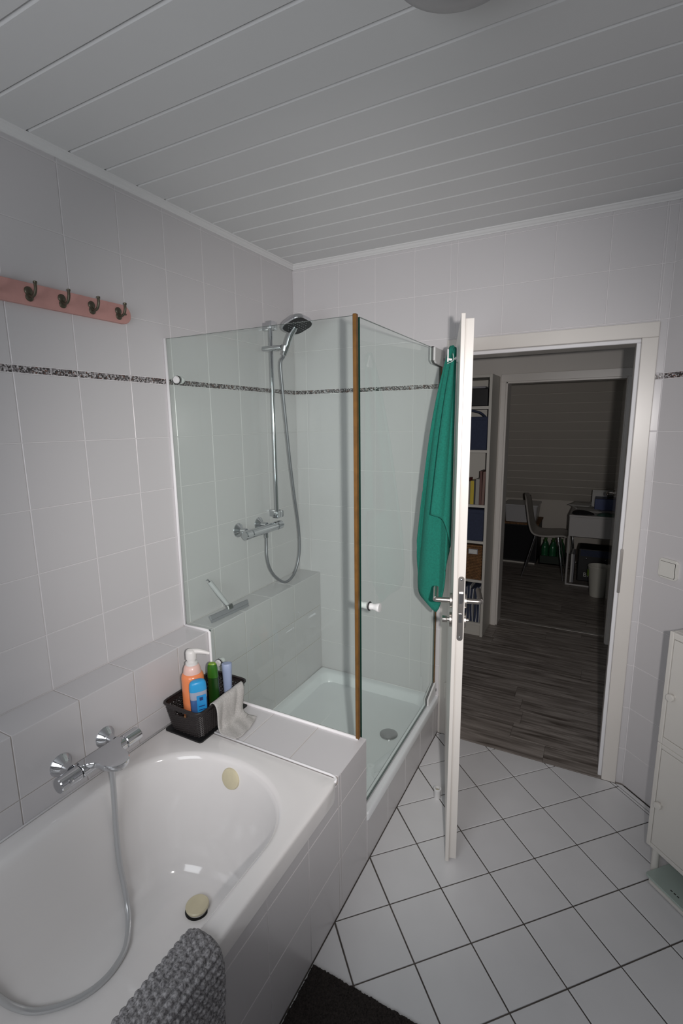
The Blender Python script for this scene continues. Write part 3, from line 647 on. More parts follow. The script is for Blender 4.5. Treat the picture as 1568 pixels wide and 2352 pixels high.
# ---------------------------------------------------------------- ceiling lamp, switch, cabinets, scale
lm_ = thing('ceiling_lamp', (1.255, -1.405, ZC), 'round white dome lamp on the boarded ceiling', 'lamp')
LC = (1.255, -1.405, ZC)
G().lathe([(.128, 0), (.136, .004), (.136, .030), (.128, .034)], LC, (0, 0, -1), 64).build('lamp_base', 'lamp_glass', lm_, auto=40)
G().lathe([(.131, .032), (.130, .05), (.118, .064), (.09, .078), (.05, .086), (0, .088)], LC, (0, 0, -1), 64).build('lamp_shade', 'lamp_glass', lm_, auto=60)
G().box((LC[0]-.10, LC[1]+.098, ZC-.036), (LC[0]-.08, LC[1]+.114, ZC-.020), .003).build('lamp_clip', 'lamp_rim', lm_)
MDs = basis((XR, 0, 0), (s45, -s45, 0), (-s45, -s45, 0), (0, 0, 1))      # along the wall, out of the wall, up
MDf = basis((XR, 0, 0), (s45, -s45, 0), (0, 0, 1), (-s45, -s45, 0))
sw = thing('light_switch', MDs @ V((.115, 0, 1.01)), 'white square light switch on the diagonal tiled wall', 'light switch')
G().prism(rrect(.0745, .1545, 1.012, 1.092, .012, 5), 0, .010, .003, M=MDf).build('switch_frame', 'switch', sw)
G().prism(rrect(.0815, .1445, 1.020, 1.080, .003, 3), .0105, .0125, .001, M=MDf).build('rocker', 'switch', sw)
G().prism(rrect(.0805, .1460, 1.0185, 1.0810, .003, 3), .0090, .0103, 0, M=MDf).build('rocker_gap', 'dark_gap', sw)
CS, CW, CDp = .356, .36, .262
def locker(z0, z1, label, legs, dz0, dz1):
    t = thing('metal_cabinet', MDs @ V((CS+CW/2, .15, 0 if legs else z0)), label, 'cabinet', 'white metal cabinets stacked by the diagonal wall')
    G().box((CS, .008, z0), (CS+CW, CDp-.002, z1), .006, M=MDs, seg=2).build('cabinet_body', 'metal_white', t)
    g = G()
    for a, b in (((CS, CDp-.004, z0), (CS+.016, CDp+.012, z1)), ((CS+CW-.016, CDp-.004, z0), (CS+CW, CDp+.012, z1)), ((CS+.016, CDp-.004, z0), (CS+CW-.016, CDp+.012, dz0-.0015)), ((CS+.016, CDp-.004, dz1+.0015), (CS+CW-.016, CDp+.012, z1))): g.box(a, b, .0025, M=MDs, seg=2)
    g.build('front_frame', 'metal_white', t)
    G().box((CS+.016, CDp-.003, dz0-.002), (CS+CW-.016, CDp-.001, dz1+.002), M=MDs).build('door_gap', 'dark_gap', t)
    d = G().box((CS+.0184, CDp+.0, dz0+.0006), (CS+CW-.0184, CDp+.0115, dz1-.0006), .0015, M=MDs).build('door', 'metal_white', t)
    kz = (z0+z1)/2-.015; c = MDs @ V((CS+.040, CDp+.0115, kz)); G().lathe([(.006, 0), (.006, .010), (.0125, .013), (.0135, .018), (.0125, .022), (0, .0225)], c, V((-s45, -s45, 0)), 24).build('knob', 'metal_white', d, auto=40)
    if legs:
        for ls in (CS+.026, CS+CW-.026):
            for ld in (.035, CDp-.010): G().cyl(MDs @ V((ls, ld, 0)), MDs @ V((ls, ld, z0+.004)), .0125, 20, bev=.002).build('leg', 'metal_white', t, auto=40)
    return t
locker(.100, .515, 'lower white metal cabinet on legs beside the diagonal wall', True, .118, .497)
locker(.516, .932, 'upper white metal cabinet stacked on another below the light switch', False, .545, .907)
jr = thing('white_pot', MDs @ V((CS+.075, .20, .932)), 'small round white lidded pot on top of the upper metal cabinet', 'pot')
cpos = MDs @ V((CS+.085, .215, .932))
G().lathe([(.030, 0), (.034, .002), (.035, .012), (.034, .014)], cpos, (0, 0, 1), 28).build('pot_body', 'switch', jr, auto=40)
G().lathe([(.036, .014), (.036, .019), (.033, .021), (0, .0215)], cpos, (0, 0, 1), 28).build('lid', 'switch', jr, auto=40)
bs = thing('bathroom_scale', MDs @ V((.54, .16, 0)), 'pale green glass bathroom scale on the floor under the cabinet', 'scale')
G().prism([(p[0], p[1]) for p in rrect(.394, .694, .012, .312, .012, 4)], .014, .022, .0015, M=MDs).build('glass_plate', 'scale_glass', bs)
g = G(); g.prism(rrect(.410, .678, .275, .318, .012, 3), .004, .016, .002, M=MDs); g.build('scale_body', 'metal_white', bs)
for a_ in (.42, .66):
    for b_ in (.04, .285): G().cyl(MDs @ V((a_, b_, 0)), MDs @ V((a_, b_, .0145)), .012, 16).build('foot', 'black_rubber', bs)
g = G()
for k in range(3): g.box((.475+.012*k, .285, .0221), (.482+.012*k, .289, .0224), M=MDs)
g.build('display_marks', 'dark_gap', bs)
# ---------------------------------------------------------------- basket with bottles
BZ = ZS
ty = thing('black_tray', (.24, -1.055, BZ), 'thin black plastic tray under the basket on the tub corner', 'tray')
G().prism(rrect(.150, .329, -1.192, -.922, .010, 3), BZ-.003, BZ+.003, .001).build('tray_plate', 'black_plastic', ty)
bk = thing('storage_basket', (.24, -1.055, BZ+.003), 'dark brown woven plastic basket holding bottles on the tub corner', 'basket')
def bring(z, k, nper=160):
    x0, x1, y0, y1 = .168-.018*k, .312+.016*k, -1.176-.016*k, -.940+.018*k; P = rrect(x0, x1, y0, y1, .022, 8); out = []
    L = [0]
    for i in range(len(P)): L.append(L[-1]+math.dist(P[i], P[(i+1) % len(P)]))
    for j in range(nper):
        d = L[-1]*j/nper; i = max(q for q in range(len(P)) if L[q] <= d+1e-12); u = (d-L[i])/max(1e-9, L[i+1]-L[i]); A, B = P[i], P[(i+1) % len(P)]
        out.append((A[0]+(B[0]-A[0])*u, A[1]+(B[1]-A[1])*u))
    return out
NP, NZ = 160, 26; z0, z1 = BZ+.0032, BZ+.110; vs_ = []; fs = []
for i in range(NZ+1):
    k = i/NZ; q = bring(0, k, NP); cx, cy = .24, -1.058
    for j, (x, y) in enumerate(q):
        wv = .0019*math.sin(math.pi*(j/2.0))*math.cos(math.pi*i/1.0)*(1 if i < NZ-3 else 0)
        nx, ny = x-cx, y-cy; l = math.hypot(nx, ny); vs_.append((x+nx/l*wv, y+ny/l*wv, z0+(z1-z0)*k))
for i in range(NZ):
    for j in range(NP):
        x, y = vs_[i*NP+j][:2]; slot = 18 <= i <= 21 and y < -1.17 and .207 < x < .262
        hole = 8 <= i <= 20 and i % 2 == 0 and j % 3 == (0 if i % 4 == 0 else 1) and (y > -.945 or x < .172)
        if not slot and not hole: fs.append((i*NP+j, i*NP+(j+1) % NP, (i+1)*NP+(j+1) % NP, (i+1)*NP+j))
fs.append(tuple(range(NP)))
G().add(vs_, fs, 0, False).build('basket_body', 'basket_plastic', bk, recalc=False, solid=.0018)
rim = [V((x, y, z1)) for x, y in bring(0, 1.05, 80)]; g = G(); g.sweep(rim+[rim[0]], .0048, 10); g.build('rim', 'basket_plastic', bk)
c = V((.262, -1.1912, BZ+.086)); G().lathe([(.0045, 0), (.0045, .003), (0, .004)], c, (0, -1, 0), 14).build('handle_stud', 'wicker', bk)['label'] = 'small brown stud at the handle slot'
FZ = BZ+.0045
pb = thing('pump_bottle', (.236, -1.118, FZ), 'orange foam soap bottle with a white pump in the basket', 'bottle'); c = (.236, -1.118, FZ)
G().lathe([(.036, 0), (.040, .003), (.0405, .03), (.0405, .195), (.039, .205), (.034, .213), (.030, .215)], c, (0, 0, 1), 40).build('bottle_body', 'orange_liquid', pb, auto=50)
G().lathe([(.0325, .2145), (.032, .220), (.030, .232), (.025, .243), (.020, .247), (0, .247)], c, (0, 0, 1), 40).build('bottle_shoulder', 'pink_clear', pb, auto=50)
pu = G().lathe([(.0225, .246), (.022, .254), (.016, .257), (.016, .266), (.0195, .268), (.0195, .292), (.017, .300), (.010, .304), (0, .305)], c, (0, 0, 1), 36).build('pump', 'soft_white', pb, auto=50)
g = G(); b0 = V(c)+V((0, 0, .293)); dirn = V((.80, .55, 0)).normalized()
pts = cr([b0-dirn*.006, b0+dirn*.02+V((0, 0, .002)), b0+dirn*.045+V((0, 0, -.003)), b0+dirn*.066+V((0, 0, -.010))], 5)
g.sweep(pts, [.0125-.0068*i/(len(pts)-1) for i in range(len(pts))], 14); g.build('nozzle', 'soft_white', pu, auto=60)
def flatbottle(t, base, ang, lean, sec, parts_):
    """oval bottle: sections (z, half width, half depth) in the bottle's own frame"""
    ca, sa = math.cos(ang), math.sin(ang); X = V((ca, sa, 0)); Z = V((lean[0], lean[1], 1)).normalized(); X = (X-Z*X.dot(Z)).normalized(); Y = Z.cross(X); M = basis(base, X, Y, Z); made = []
    for nm, mt, secs in parts_:
        g = G(); rws = []
        for z, a, b in secs: rws.append([M @ V((a*math.copysign(abs(math.cos(q))**.8, math.cos(q)), b*math.copysign(abs(math.sin(q))**.8, math.sin(q)), z)) for q in [2*math.pi*i/32 for i in range(32)]])
        g.grid(rws, closed=True); n = 32; g.f += [list(range(n))[::-1], list(range(len(g.v)-n, len(g.v)))]; g.m += [0, 0]; g.sm += [False, False]
        made.append(g.build(nm, mt, t, auto=50))
    return M, made
bb = thing('shower_gel', (.292, -1.140, FZ), 'blue capped shower gel bottle standing beside the orange bottle', 'bottle')
M, md = flatbottle(bb, V((.289, -1.146, FZ+.001)), math.radians(56), (.02, -.03), None, [
    ('bottle_body', 'blue_body', [(0, .024, .012), (.004, .027, .0145), (.142, .030, .0165)]),
    ('bottle_upper', 'blue_clear', [(.1422, .030, .0165), (.170, .0305, .0165), (.172, .029, .0155)]),
    ('cap', 'blue_cap', [(.1725, .0305, .0170), (.176, .031, .0172), (.199, .029, .0165), (.207, .025, .0145), (.211, .018, .010)])])
G().box((-.010, -.0176, .060), (.024, -.0155, .158), .0005, M=M).build('label_print', 'blue_label', md[0])
G().box((.0, -.0182, .138), (.012, -.0174, .151), M=M).build('logo_print', 'navy_print', md[0])
for k in range(3): G().box((-.005, -.0182, .086+.014*k), (.018, -.0174, .089+.014*k), M=M).build('print_line', 'navy_print', md[0])
gb = thing('green_bottle', (.272, -1.062, FZ), 'dark green shampoo bottle with lime cap in the basket', 'bottle')
flatbottle(gb, V((.279, -1.056, FZ+.001)), math.radians(20), (-.03, .02), None, [
    ('bottle_foot', 'green_lime', [(0, .019, .013), (.003, .0205, .0145), (.028, .021, .015)]),
    ('bottle_body', 'green_dark', [(.0282, .0205, .0148), (.08, .021, .015), (.170, .020, .0145)]),
    ('cap', 'green_mid', [(.171, .0205, .0148), (.19, .020, .0145), (.212, .0185, .0135), (.222, .016, .011)]),
    ('cap_top', 'green_lime', [(.2222, .0155, .0105), (.2265, .0125, .0085)])])
tb = thing('cream_tube', (.283, -.985, FZ), 'pale blue cosmetic tube standing upside down near the glass', 'tube')
flatbottle(tb, V((.289, -.992, FZ+.001)), math.radians(35), (-.02, .03), None, [
    ('cap', 'soft_white', [(0, .011, .011), (.002, .0125, .0125), (.03, .0125, .0125)]),
    ('tube_body', 'pale_blue', [(.0302, .013, .013), (.06, .0145, .0135), (.11, .0165, .0145), (.17, .0185, .0150), (.196, .0195, .0150), (.198, .0175, .0135)])])
# wash cloth over the basket rim
wc = thing('wash_cloth', (.36, -1.05, BZ+.003), 'grey wash cloth hanging over the basket rim onto the tiles', 'cloth')
rows = []; zt = z1+.0065
prof = [(.312, zt-.020), (.318, zt-.004), (.326, zt+.003), (.335, zt+.001), (.342, zt-.012), (.344, zt-.035), (.343, zt-.062), (.343, zt-.085), (.350, BZ+.012), (.362, BZ+.006), (.388, BZ+.0045), (.410, BZ+.005), (.428, BZ+.0045)]
pp = cr([(x, 0, z) for x, z in prof], 4)
for i, p in enumerate(pp):
    k = i/(len(pp)-1); row = []
    for j in range(30):
        u = j/29; y0_, y1_ = -1.122+.0*k, -.948-.030*min(1, k*1.6); y0_ -= .012*max(0, k-.6)
        y = y0_+(y1_-y0_)*u; fl2 = .006*math.sin(u*7+k*3)*math.sin(k*math.pi*.9)+.004*math.sin(u*15+1)*k*(1 if p.z > BZ+.02 else .2)
        x = p.x+abs(fl2)*.9; z = p.z+(.004*math.sin(u*9+k*8)**2 if p.z < BZ+.02 else 0)+(.010*(u-.4) if i < 18 and p.z > zt-.03 else 0)*.35
        if k > .8: x += .010*math.sin(u*3.2+.3)-.012*u**2
        row.append(V((x, y, max(z, BZ+.004))))
    rows.append(row)
G().grid(rows).build('cloth_sheet', 'cloth_grey', wc, recalc=False, solid=.0025)
# ---------------------------------------------------------------- knit bath mat over the tub edge and dark rug
km = thing('knit_mat', (XA, -2.0, .2), 'chunky grey knitted bath mat draped over the tub edge', 'bath mat')
pr_ = cr([(.742, 0, .36), (.756, 0, .44), (.770, 0, .495), (.785, 0, .521), (.803, 0, .530), (.825, 0, .531), (.845, 0, .528), (.862, 0, .515), (.871, 0, .49), (.875, 0, .45), (.876, 0, .38), (.876, 0, .30), (.875, 0, .22)], 16)
Ls = [0]
for i in range(1, len(pr_)): Ls.append(Ls[-1]+(pr_[i]-pr_[i-1]).length)
def prof_at(s):
    i = 0
    while i < len(Ls)-2 and Ls[i+1] < s: i += 1
    u = (s-Ls[i])/(Ls[i+1]-Ls[i]); p = pr_[i].lerp(pr_[i+1], u); t = (pr_[i+1]-pr_[i]).normalized(); return p, V((-t.z, 0, t.x))
NS, NYm = 250, 230; Ltot = Ls[-1]; rows = []
for i in range(NS+1):
    s = Ltot*i/NS; p, nrm = prof_at(s); rib = s/.0165; ri = math.floor(rib); rf = rib-ri; row = []
    for j in range(NYm+1):
        u = j/NYm; y = -1.692-.62*u; st_ = (y/.0175)+.5*(ri % 2); sf = st_-math.floor(st_)
        h = .0095*(math.sin(math.pi*rf)**.7)*(.45+.55*math.sin(math.pi*sf)**.6)
        edge = min(1, u/.02, (1-u)/.02); edge = math.sqrt(max(0, edge))
        cor = max(0, (.06-u*.62)); yy = y
        q = p+nrm*(h*edge-.004*(1-edge)); q.y = yy-(.030*(max(0, abs(s-.235)-.03)/.1)**2 if u < .3 else 0)*(1-u/.3)*.2
        row.append(q)
    rows.append(row)
G().grid(rows).build('knit_fabric', 'knit', km, recalc=False)
inner = [[p-prof_at(Ltot*i/20)[1]*.008+V((0, y, 0)) for y in (-1.697, -2.307)] for i, p in ((i, prof_at(Ltot*i/20)[0]) for i in range(21))]
G().grid(inner).build('mat_backing', 'knit', km, recalc=False)
rg = thing('dark_rug', (1.13, -1.78, 0), 'dark brown short pile rug on the floor beside the tub', 'rug')
g = G(); nx, ny = 150, 230; rows = []
RX0, RX1, RY0, RY1 = .852, 1.40, -2.15, -1.302
for j in range(ny+1):
    row = []
    for i in range(nx+1):
        x = RX0+(RX1-RX0)*i/nx; y = RY0+(RY1-RY0)*j/ny; ed = min(i, nx-i, j, ny-j)
        row.append(V((x+R.uniform(-.0022, .0022), y+R.uniform(-.0022, .0022), .002 if ed == 0 else .010+R.uniform(-.0025, .003)-(.003 if ed == 1 else 0))))
    rows.append(row)
g.grid(rows, smooth=False); g.build('rug_pile', 'rug', rg, recalc=False)
G().box((RX0+.004, RY0+.004, .0005), (RX1-.004, RY1-.004, .006)).build('rug_backing', 'rug', rg)
# ---------------------------------------------------------------- hall beyond the doorway
YW, YW2, HC = 1.575, 1.73, 2.42
OX0, OX1, OZ = .850, 1.640, 1.925
fh = struct('floor_hall', G().box((-1.2, -.008, -.1), (2.4, 4.5, -.004)), 'dark_gap', 'dark grey laminate floor boards of the hall and study')
def boards(y0, y1, x0, x1, w_, ln):
    y = y0; r = 0
    while y < y1-.01:
        x = x0-R.uniform(0, ln); 
        while x < x1:
            a, b = max(x, x0), min(x+ln, x1)
            if b-a > .02: slab(fh, 'floor_board', [(a, y), (b, y), (b, min(y+w_, y1)), (a, min(y+w_, y1))], MF, 'laminate', t=.004, gap=.0004, bev=.0008)
            x += ln
        y += w_
boards(-.006, YW2-.012, -.9, 2.3, .135, 1.28); boards(YW2+.012, 4.5, -.9, 2.3, .135, 1.28)
struct('trim_5', G().box((OX0, YW2-.014, -.004), (OX1, YW2+.014, .0035), .002), 'strip_metal', 'metal threshold strip between the hall and the study floor')
g = G()
for a, b in (((-1.2, YW, 0), (OX0-.004, YW2, 2.6)), ((OX1+.004, YW, 0), (2.4, YW2, 2.6)), ((OX0-.004, YW, OZ+.004), (OX1+.004, YW2, 2.6))): g.box(a, b)
struct('wall_hall', g, 'hall_paint', 'far wall of the dark hall with the study doorway')
struct('wall_hall_left', G().box((-1.0, .14, 0), (-.9, YW, 2.6)), 'hall_paint', 'end wall of the hall on the bookcase side')
struct('wall_hall_right', G().box((2.3, .14, 0), (2.4, YW, 2.6)), 'hall_paint', 'end wall of the hall opposite the bookcase')
struct('ceiling_hall', G().box((-1.2, .14, HC), (2.4, YW, HC+.1)), 'hall_paint', 'plain ceiling of the dark hall')
t2 = thing('trim_6', (1.24, YW, 0), 'white door casing around the study doorway across the hall', 'trim', kind='structure')
for nm, a, b in (('casing_side', (OX0-.036, YW-.014, .001), (OX0, YW, OZ)), ('casing_side', (OX1, YW-.014, .001), (OX1+.055, YW, OZ)), ('casing_head', (OX0-.036, YW-.014, OZ), (OX1+.055, YW, OZ+.055)),
                 ('lining_side', (OX0-.004, YW, .001), (OX0+.012, YW2-.002, OZ-.0)), ('lining_side', (OX1-.006, YW, .001), (OX1+.006, YW2-.03, OZ)), ('lining_head', (OX0, YW, OZ-.012), (OX1, YW2-.002, OZ+.004))):
    G().box(a, b, .002).build(nm, 'lacquer', t2)
d2 = thing('door_2', (OX1, YW2, 0), 'glossy white study door standing open against the desk side', 'door', kind='structure')
G().box((OX1-.004, YW2-.02, .008), (OX1+.036, 2.50, OZ-.004), .0015).build('leaf', 'lacquer_gloss', d2)
for sgn, x_ in ((-1, OX1-.004), (1, OX1+.036)):
    h = G().lathe([(.025, 0), (.026, .008), (.010, .009)], (x_, 2.435, 1.02), (sgn, 0, 0), 24).build('handle_rosette', 'steel', d2, auto=40)
    G().sweep(cr([(x_, 2.435, 1.02), (x_+sgn*.045, 2.435, 1.02), (x_+sgn*.05, 2.42, 1.02), (x_+sgn*.05, 2.32, 1.02)], 4), .009, 12).build('lever', 'steel', h)
# bookcase
BX1, BY0, BY1 = .806, 1.285, YW-.004; BX0 = .01; BT = 1.965
bc = thing('bookcase', (.4, 1.43, 0), 'tall white bookcase in the dark hall behind the open door', 'bookcase')
for x in (BX0, BX1-.020): G().box((x, BY0, .001), (x+.020, BY1, BT), .001).build('side_panel', 'shelf_white', bc)
G().box((BX0+.02, BY1-.006, .09), (BX1-.02, BY1-.001, BT)).build('back_panel', 'shelf_white', bc)
SH = [.090, .432, .735, 1.010, 1.413, 1.724]
for z in SH+[BT-.022]: G().box((BX0+.02, BY0+.002, z), (BX1-.02, BY1-.006, z+.020), .001).build('shelf', 'shelf_white', bc)
G().box((BX0+.02, BY0+.02, .001), (BX1-.02, BY0+.035, .09)).build('plinth', 'shelf_white', bc)
SZ = [z+.020 for z in SH]
def fabric_box(x0, x1, y0, y1, z0, z1, mt, label, strap=False):
    t = thing('storage_box', ((x0+x1)/2, (y0+y1)/2, z0), label, 'box')
    G().box((x0, y0, z0), (x1, y1, z1), .005, seg=2).build('box_body', mt, t)
    G().box((x0-.002, y0-.002, z1-.028), (x1+.002, y1+.001, z1+.003), .003).build('box_lid', mt, t)
    if strap:
        G().sweep(cr([(x1-.03, y0+.08, z1), (x1-.06, y0+.05, z1+.03), (x1-.11, y0+.04, z1+.045), (x1-.16, y0+.04, z1+.05)], 5), .008, 8).build('strap', mt, t)
    return t
fabric_box(.45, BX1-.026, BY0+.008, BY1-.02, SZ[2]-.0, SZ[2]+.235, 'box_navy', 'navy fabric box on the shelf between the books and the wicker basket')
fabric_box(.45, BX1-.026, BY0+.008, BY1-.02, SZ[4], SZ[4]+.235, 'box_navy', 'navy fabric box with a strap on the shelf above the books', True)
tb2 = thing('black_case', (.62, 1.42, SZ[5]), 'flat black case on the top shelf of the bookcase', 'case')
G().box((.45, BY0+.01, SZ[5]), (BX1-.03, BY1-.03, SZ[5]+.125), .006, seg=2).build('case_body', 'box_black', tb2)
G().box((.45, BY0+.02, SZ[5]+.126), (BX1-.05, BY1-.05, SZ[5]+.140), .004).build('case_lid', 'grey_thing', tb2)
# books (their own covers and paper blocks)
x = BX1-.030; bi = 0
bdat = [(.018, .245, 7, 1), (.016, .25, 0, 0), (.026, .19, 2, 0), (.010, .18, 5, 0), (.026, .175, 4, 0), (.014, .17, 6, 0), (.013, .19, 3, 0), (.020, .175, 5, 0), (.022, .20, 2, 0), (.010, .185, 1, 0), (.018, .21, 1, 0), (.022, .235, 0, 1), (.02, .22, 6, 0), (.025, .23, 2, 0)]
bnames = ['slim faded red book leaning at the bookcase side panel', 'dark red book second from the bookcase side panel', 'thick cream book right of the thin black one', 'thin black book beside the yellow one', 'bright yellow book in the hall bookcase', 'slim beige book left of the yellow one', 'narrow red book in the middle of the shelf row', 'black book between the red and the cream one', 'cream book beside the thin blue one', 'thin blue book in the bookcase row', 'broader blue book next to the tall brown one', 'tall brownish book near the open door edge', 'beige book partly hidden behind the door edge', 'cream book hidden mostly behind the open door']
for (wd, hh, mi, tilt), nm in zip(bdat, bnames):
    t = thing('book', (x-wd/2, BY0+.09, SZ[3]), nm, 'book', 'books in the hall bookcase'); dp = .14
    sh_ = .012 if tilt else 0
    def bx(a, b, name, m):
        g = G().box(a, b)
        for v in g.v: v.x += (v.z-SZ[3])*sh_*2
        return g.build(name, m, t)
    bx((x-wd, BY0+.018, SZ[3]), (x-wd+.0025, BY0+.018+dp, SZ[3]+hh), 'cover', 'book_%d' % mi); bx((x-.0025, BY0+.018, SZ[3]), (x, BY0+.018+dp, SZ[3]+hh), 'cover', 'book_%d' % mi)
    bx((x-wd, BY0+.016, SZ[3]), (x, BY0+.0185, SZ[3]+hh), 'spine', 'book_%d' % mi); bx((x-wd+.0025, BY0+.02, SZ[3]+.003), (x-.0025, BY0+.015+dp, SZ[3]+hh-.003), 'pages', 'paper')
    x -= wd+.0015
# wicker basket with label holder
wk = thing('wicker_basket', (.6, 1.42, SZ[1]), 'brown wicker basket with a card label on the bookcase shelf', 'basket')
wx0, wx1, wz0, wz1 = .40, BX1-.028, SZ[1], SZ[1]+.262
G().box((wx0+.004, BY0+.014, wz0), (wx1-.004, BY1-.03, wz1-.004)).build('basket_core', 'wicker_dark', wk)
g = G(); nz_, nx_ = 22, 34
for i in range(nz_):
    z = wz0+(wz1-wz0)*(i+.5)/nz_; g.sweep([(wx0+(wx1-wx0)*j/nx_, BY0+.013+.0035*(1 if (i+j) % 2 else -1), z) for j in range(nx_+1)], .0052, 6)
g.build('weave', 'wicker', wk)['kind'] = 'stuff'
G().sweep([(wx0, BY0+.011, wz1), (wx1, BY0+.011, wz1)], .008, 8).build('rim', 'wicker', wk)
lb = G().box((wx1-.10, BY0+.003, wz1-.062), (wx1-.030, BY0+.007, wz1-.022), .001).build('label_holder', 'grey_thing', wk)
G().box((wx1-.095, BY0+.002, wz1-.058), (wx1-.035, BY0+.0035, wz1-.027)).build('label_card', 'paper', lb)
# magazines on the bottom shelf
x = BX1-.030; mg = ['dark magazine with white edge nearest the bookcase side on the bottom shelf', 'second dark magazine from the bookcase side on the bottom shelf', 'third dark magazine from the bookcase side on the bottom shelf', 'fourth dark magazine from the bookcase side on the bottom shelf', 'fifth dark magazine from the bookcase side on the bottom shelf', 'thick black folder with a spine hole on the bottom shelf', 'purple edged folder next to the thick black one', 'black folder hidden mostly behind the door on the bottom shelf']
for k, nm in enumerate(mg):
    wd = .022 if k < 5 else (.045 if k == 5 else .03); hh = .285-.012*(k % 3); t = thing('magazine', (x-wd/2, BY0+.1, SZ[0]), nm, 'magazine', 'magazines on the bottom shelf'); bow = .004*math.sin(k*2.1)
    def cur(a0, a1, name, m):
        g = G(); rws = []
        for i in range(7):
            z = SZ[0]+hh*i/6; o_ = bow*math.sin(math.pi*i/6)*2
            rws.append([V((a0+o_, BY0+.02, z)), V((a1+o_, BY0+.02, z)), V((a1+o_, BY0+.22, z)), V((a0+o_, BY0+.22, z))])
        g.grid(rws, closed=True); g.f += [[0, 1, 2, 3], [24, 25, 26, 27]]; g.m += [0, 0]; g.sm += [0, 0]; return g.build(name, m, t, auto=30)
    cur(x-wd, x-.005, 'block', 'box_navy' if k < 5 else 'box_black'); cur(x-.0048, x, 'pages', 'paper' if k < 5 else 'box_black'); x -= wd+.003
# ---------------------------------------------------------------- study
struct('wall_study_left', G().box((-.9, YW2, 0), (-.8, 4.4, 2.6)), 'hall_paint', 'side wall of the dim study beside the black chest')
struct('wall_study_right', G().box((1.90, YW2, 0), (2.0, 4.4, 2.6)), 'hall_paint', 'side wall of the dim study behind the desk')
KY, KZ = 4.22, .66
struct('wall_study_back', G().box((-.9, KY, 0), (2.0, KY+.1, KZ+.03)), 'slope_board', 'low knee wall of the study under the sloped ceiling')
sa = math.radians(52); sdir = V((0, -math.cos(sa), math.sin(sa))); sn = V((0, -math.sin(sa), -math.cos(sa)))
Msl = basis((0, KY, KZ), (1, 0, 0), sdir, sn)
g = G(); g.prism([(-.9, 0), (2.0, 0), (2.0, 2.5), (-.9, 2.5)], -.1, -.009, M=Msl); slp = struct('ceiling_study', g, 'dark_gap', 'sloped study ceiling clad with horizontal boards')
for i in range(20): slab(slp, 'slope_board', [(-.88, .122*i), (1.98, .122*i), (1.98, .122*(i+1)), (-.88, .122*(i+1))], Msl, 'slope_board', t=.009, gap=.0008, bev=.004)
struct('ceiling_study_flat', G().box((-.9, YW2, 2.44), (2.0, 2.95, 2.54)), 'hall_paint', 'flat part of the study ceiling')
# desk
dk = thing('desk', (1.55, 3.4, 0), 'white desk with drawers and looped metal legs in the study', 'desk')
X0, X1, Y0, Y1, ZT = 1.280, 1.80, 2.90, 3.86, .722
G().box((X0, Y0, ZT-.02), (X1, Y1, ZT), .002).build('desk_top', 'desk_white', dk)
G().box((X0+.004, Y0+.002, .508), (X1-.004, Y0+.020, ZT-.02), .002).build('end_panel', 'desk_white', dk)
G().box((X0+.012, Y0+.02, .515), (X1-.004, Y1-.05, ZT-.021), .002).build('drawer_box', 'desk_white', dk)
for k in range(2):
    a_ = Y0+.03+.43*k; dw = G().box((X0, a_, .520), (X0+.016, a_+.42, ZT-.024), .002).build('drawer', 'desk_white', dk)
    G().box((X0-.012, a_+.18, .60), (X0+.001, a_+.24, .608), .002).build('pull', 'chrome_satin', dw)
for yy in (Y0+.012, Y1-.06):
    g = G(); g.sweep(cr([(X0+.010, yy, .51), (X0+.008, yy, .05), (X0+.015, yy, .016), (X0+.05, yy, .010), (X1-.05, yy, .010), (X1-.012, yy, .016), (X1-.010, yy, .05), (X1-.010, yy, .51)], 6), .0095, 10)
    g.build('leg_loop', 'desk_white', dk, auto=60)
g = G(); g.sweep([(X0+.02, Y0+.4, .52), (X0+.06, Y0+.5, .01)], .008, 8); g.build('brace', 'chrome_satin', dk)
def lump(name, base, rx, ry, h, mt, label, cat, seed, part):
    rr = random.Random(seed); t = thing(name, base, label, cat); rws = []; ph = [rr.uniform(0, 6) for _ in range(6)]
    for i in range(9):
        k = i/8; row = []
        for j in range(40):
            a_ = 2*math.pi*j/40; w_ = 1+.16*math.sin(3*a_+ph[0])+.08*math.sin(7*a_+ph[1])+.05*math.sin(13*a_+ph[2])
            r_ = math.cos(k*math.pi/2)**.6; z = h*k*(1+.25*math.sin(4*a_+ph[3])*(1-k)+.15*math.sin(9*a_+ph[4])*(1-k)); row.append(V((base[0]+rx*w_*r_*math.cos(a_), base[1]+ry*w_*r_*math.sin(a_), base[2]+max(0, z))))
        rws.append(row)
    g = G(); g.grid(rws, closed=True); g.f.append(list(range(40))); g.m.append(0); g.sm.append(False); g.build(part, mt, t, auto=70)
lump('black_scarf', (1.385, 2.995, ZT), .095, .070, .040, 'dark_cloth', 'crumpled black cloth on the near corner of the desk', 'cloth', 3, 'cloth_folds')
lump('teal_pouch', (1.600, 2.965, ZT), .070, .046, .034, 'teal_cloth', 'crumpled grey green cloth on the desk edge', 'cloth', 5, 'cloth_folds')
bx_ = thing('blue_box', (1.62, 3.36, ZT), 'dark blue document box with papers standing on the desk', 'box')
G().box((1.49, 3.30, ZT), (1.75, 3.50, ZT+.115), .003).build('box_body', 'navy_print', bx_); 
pp2 = thing('paper_stack', (1.60, 3.58, ZT), 'upright white paper tray behind the blue box on the desk', 'papers')
for k in range(3): G().box((1.46, 3.52+.02*k, ZT), (1.76, 3.525+.02*k, ZT+.15+.012*k)).build('sheet', 'paper', pp2)
st_ = thing('black_stapler', (1.66, 3.38, ZT+.115), 'black stapler lying on top of the blue document box', 'stapler')
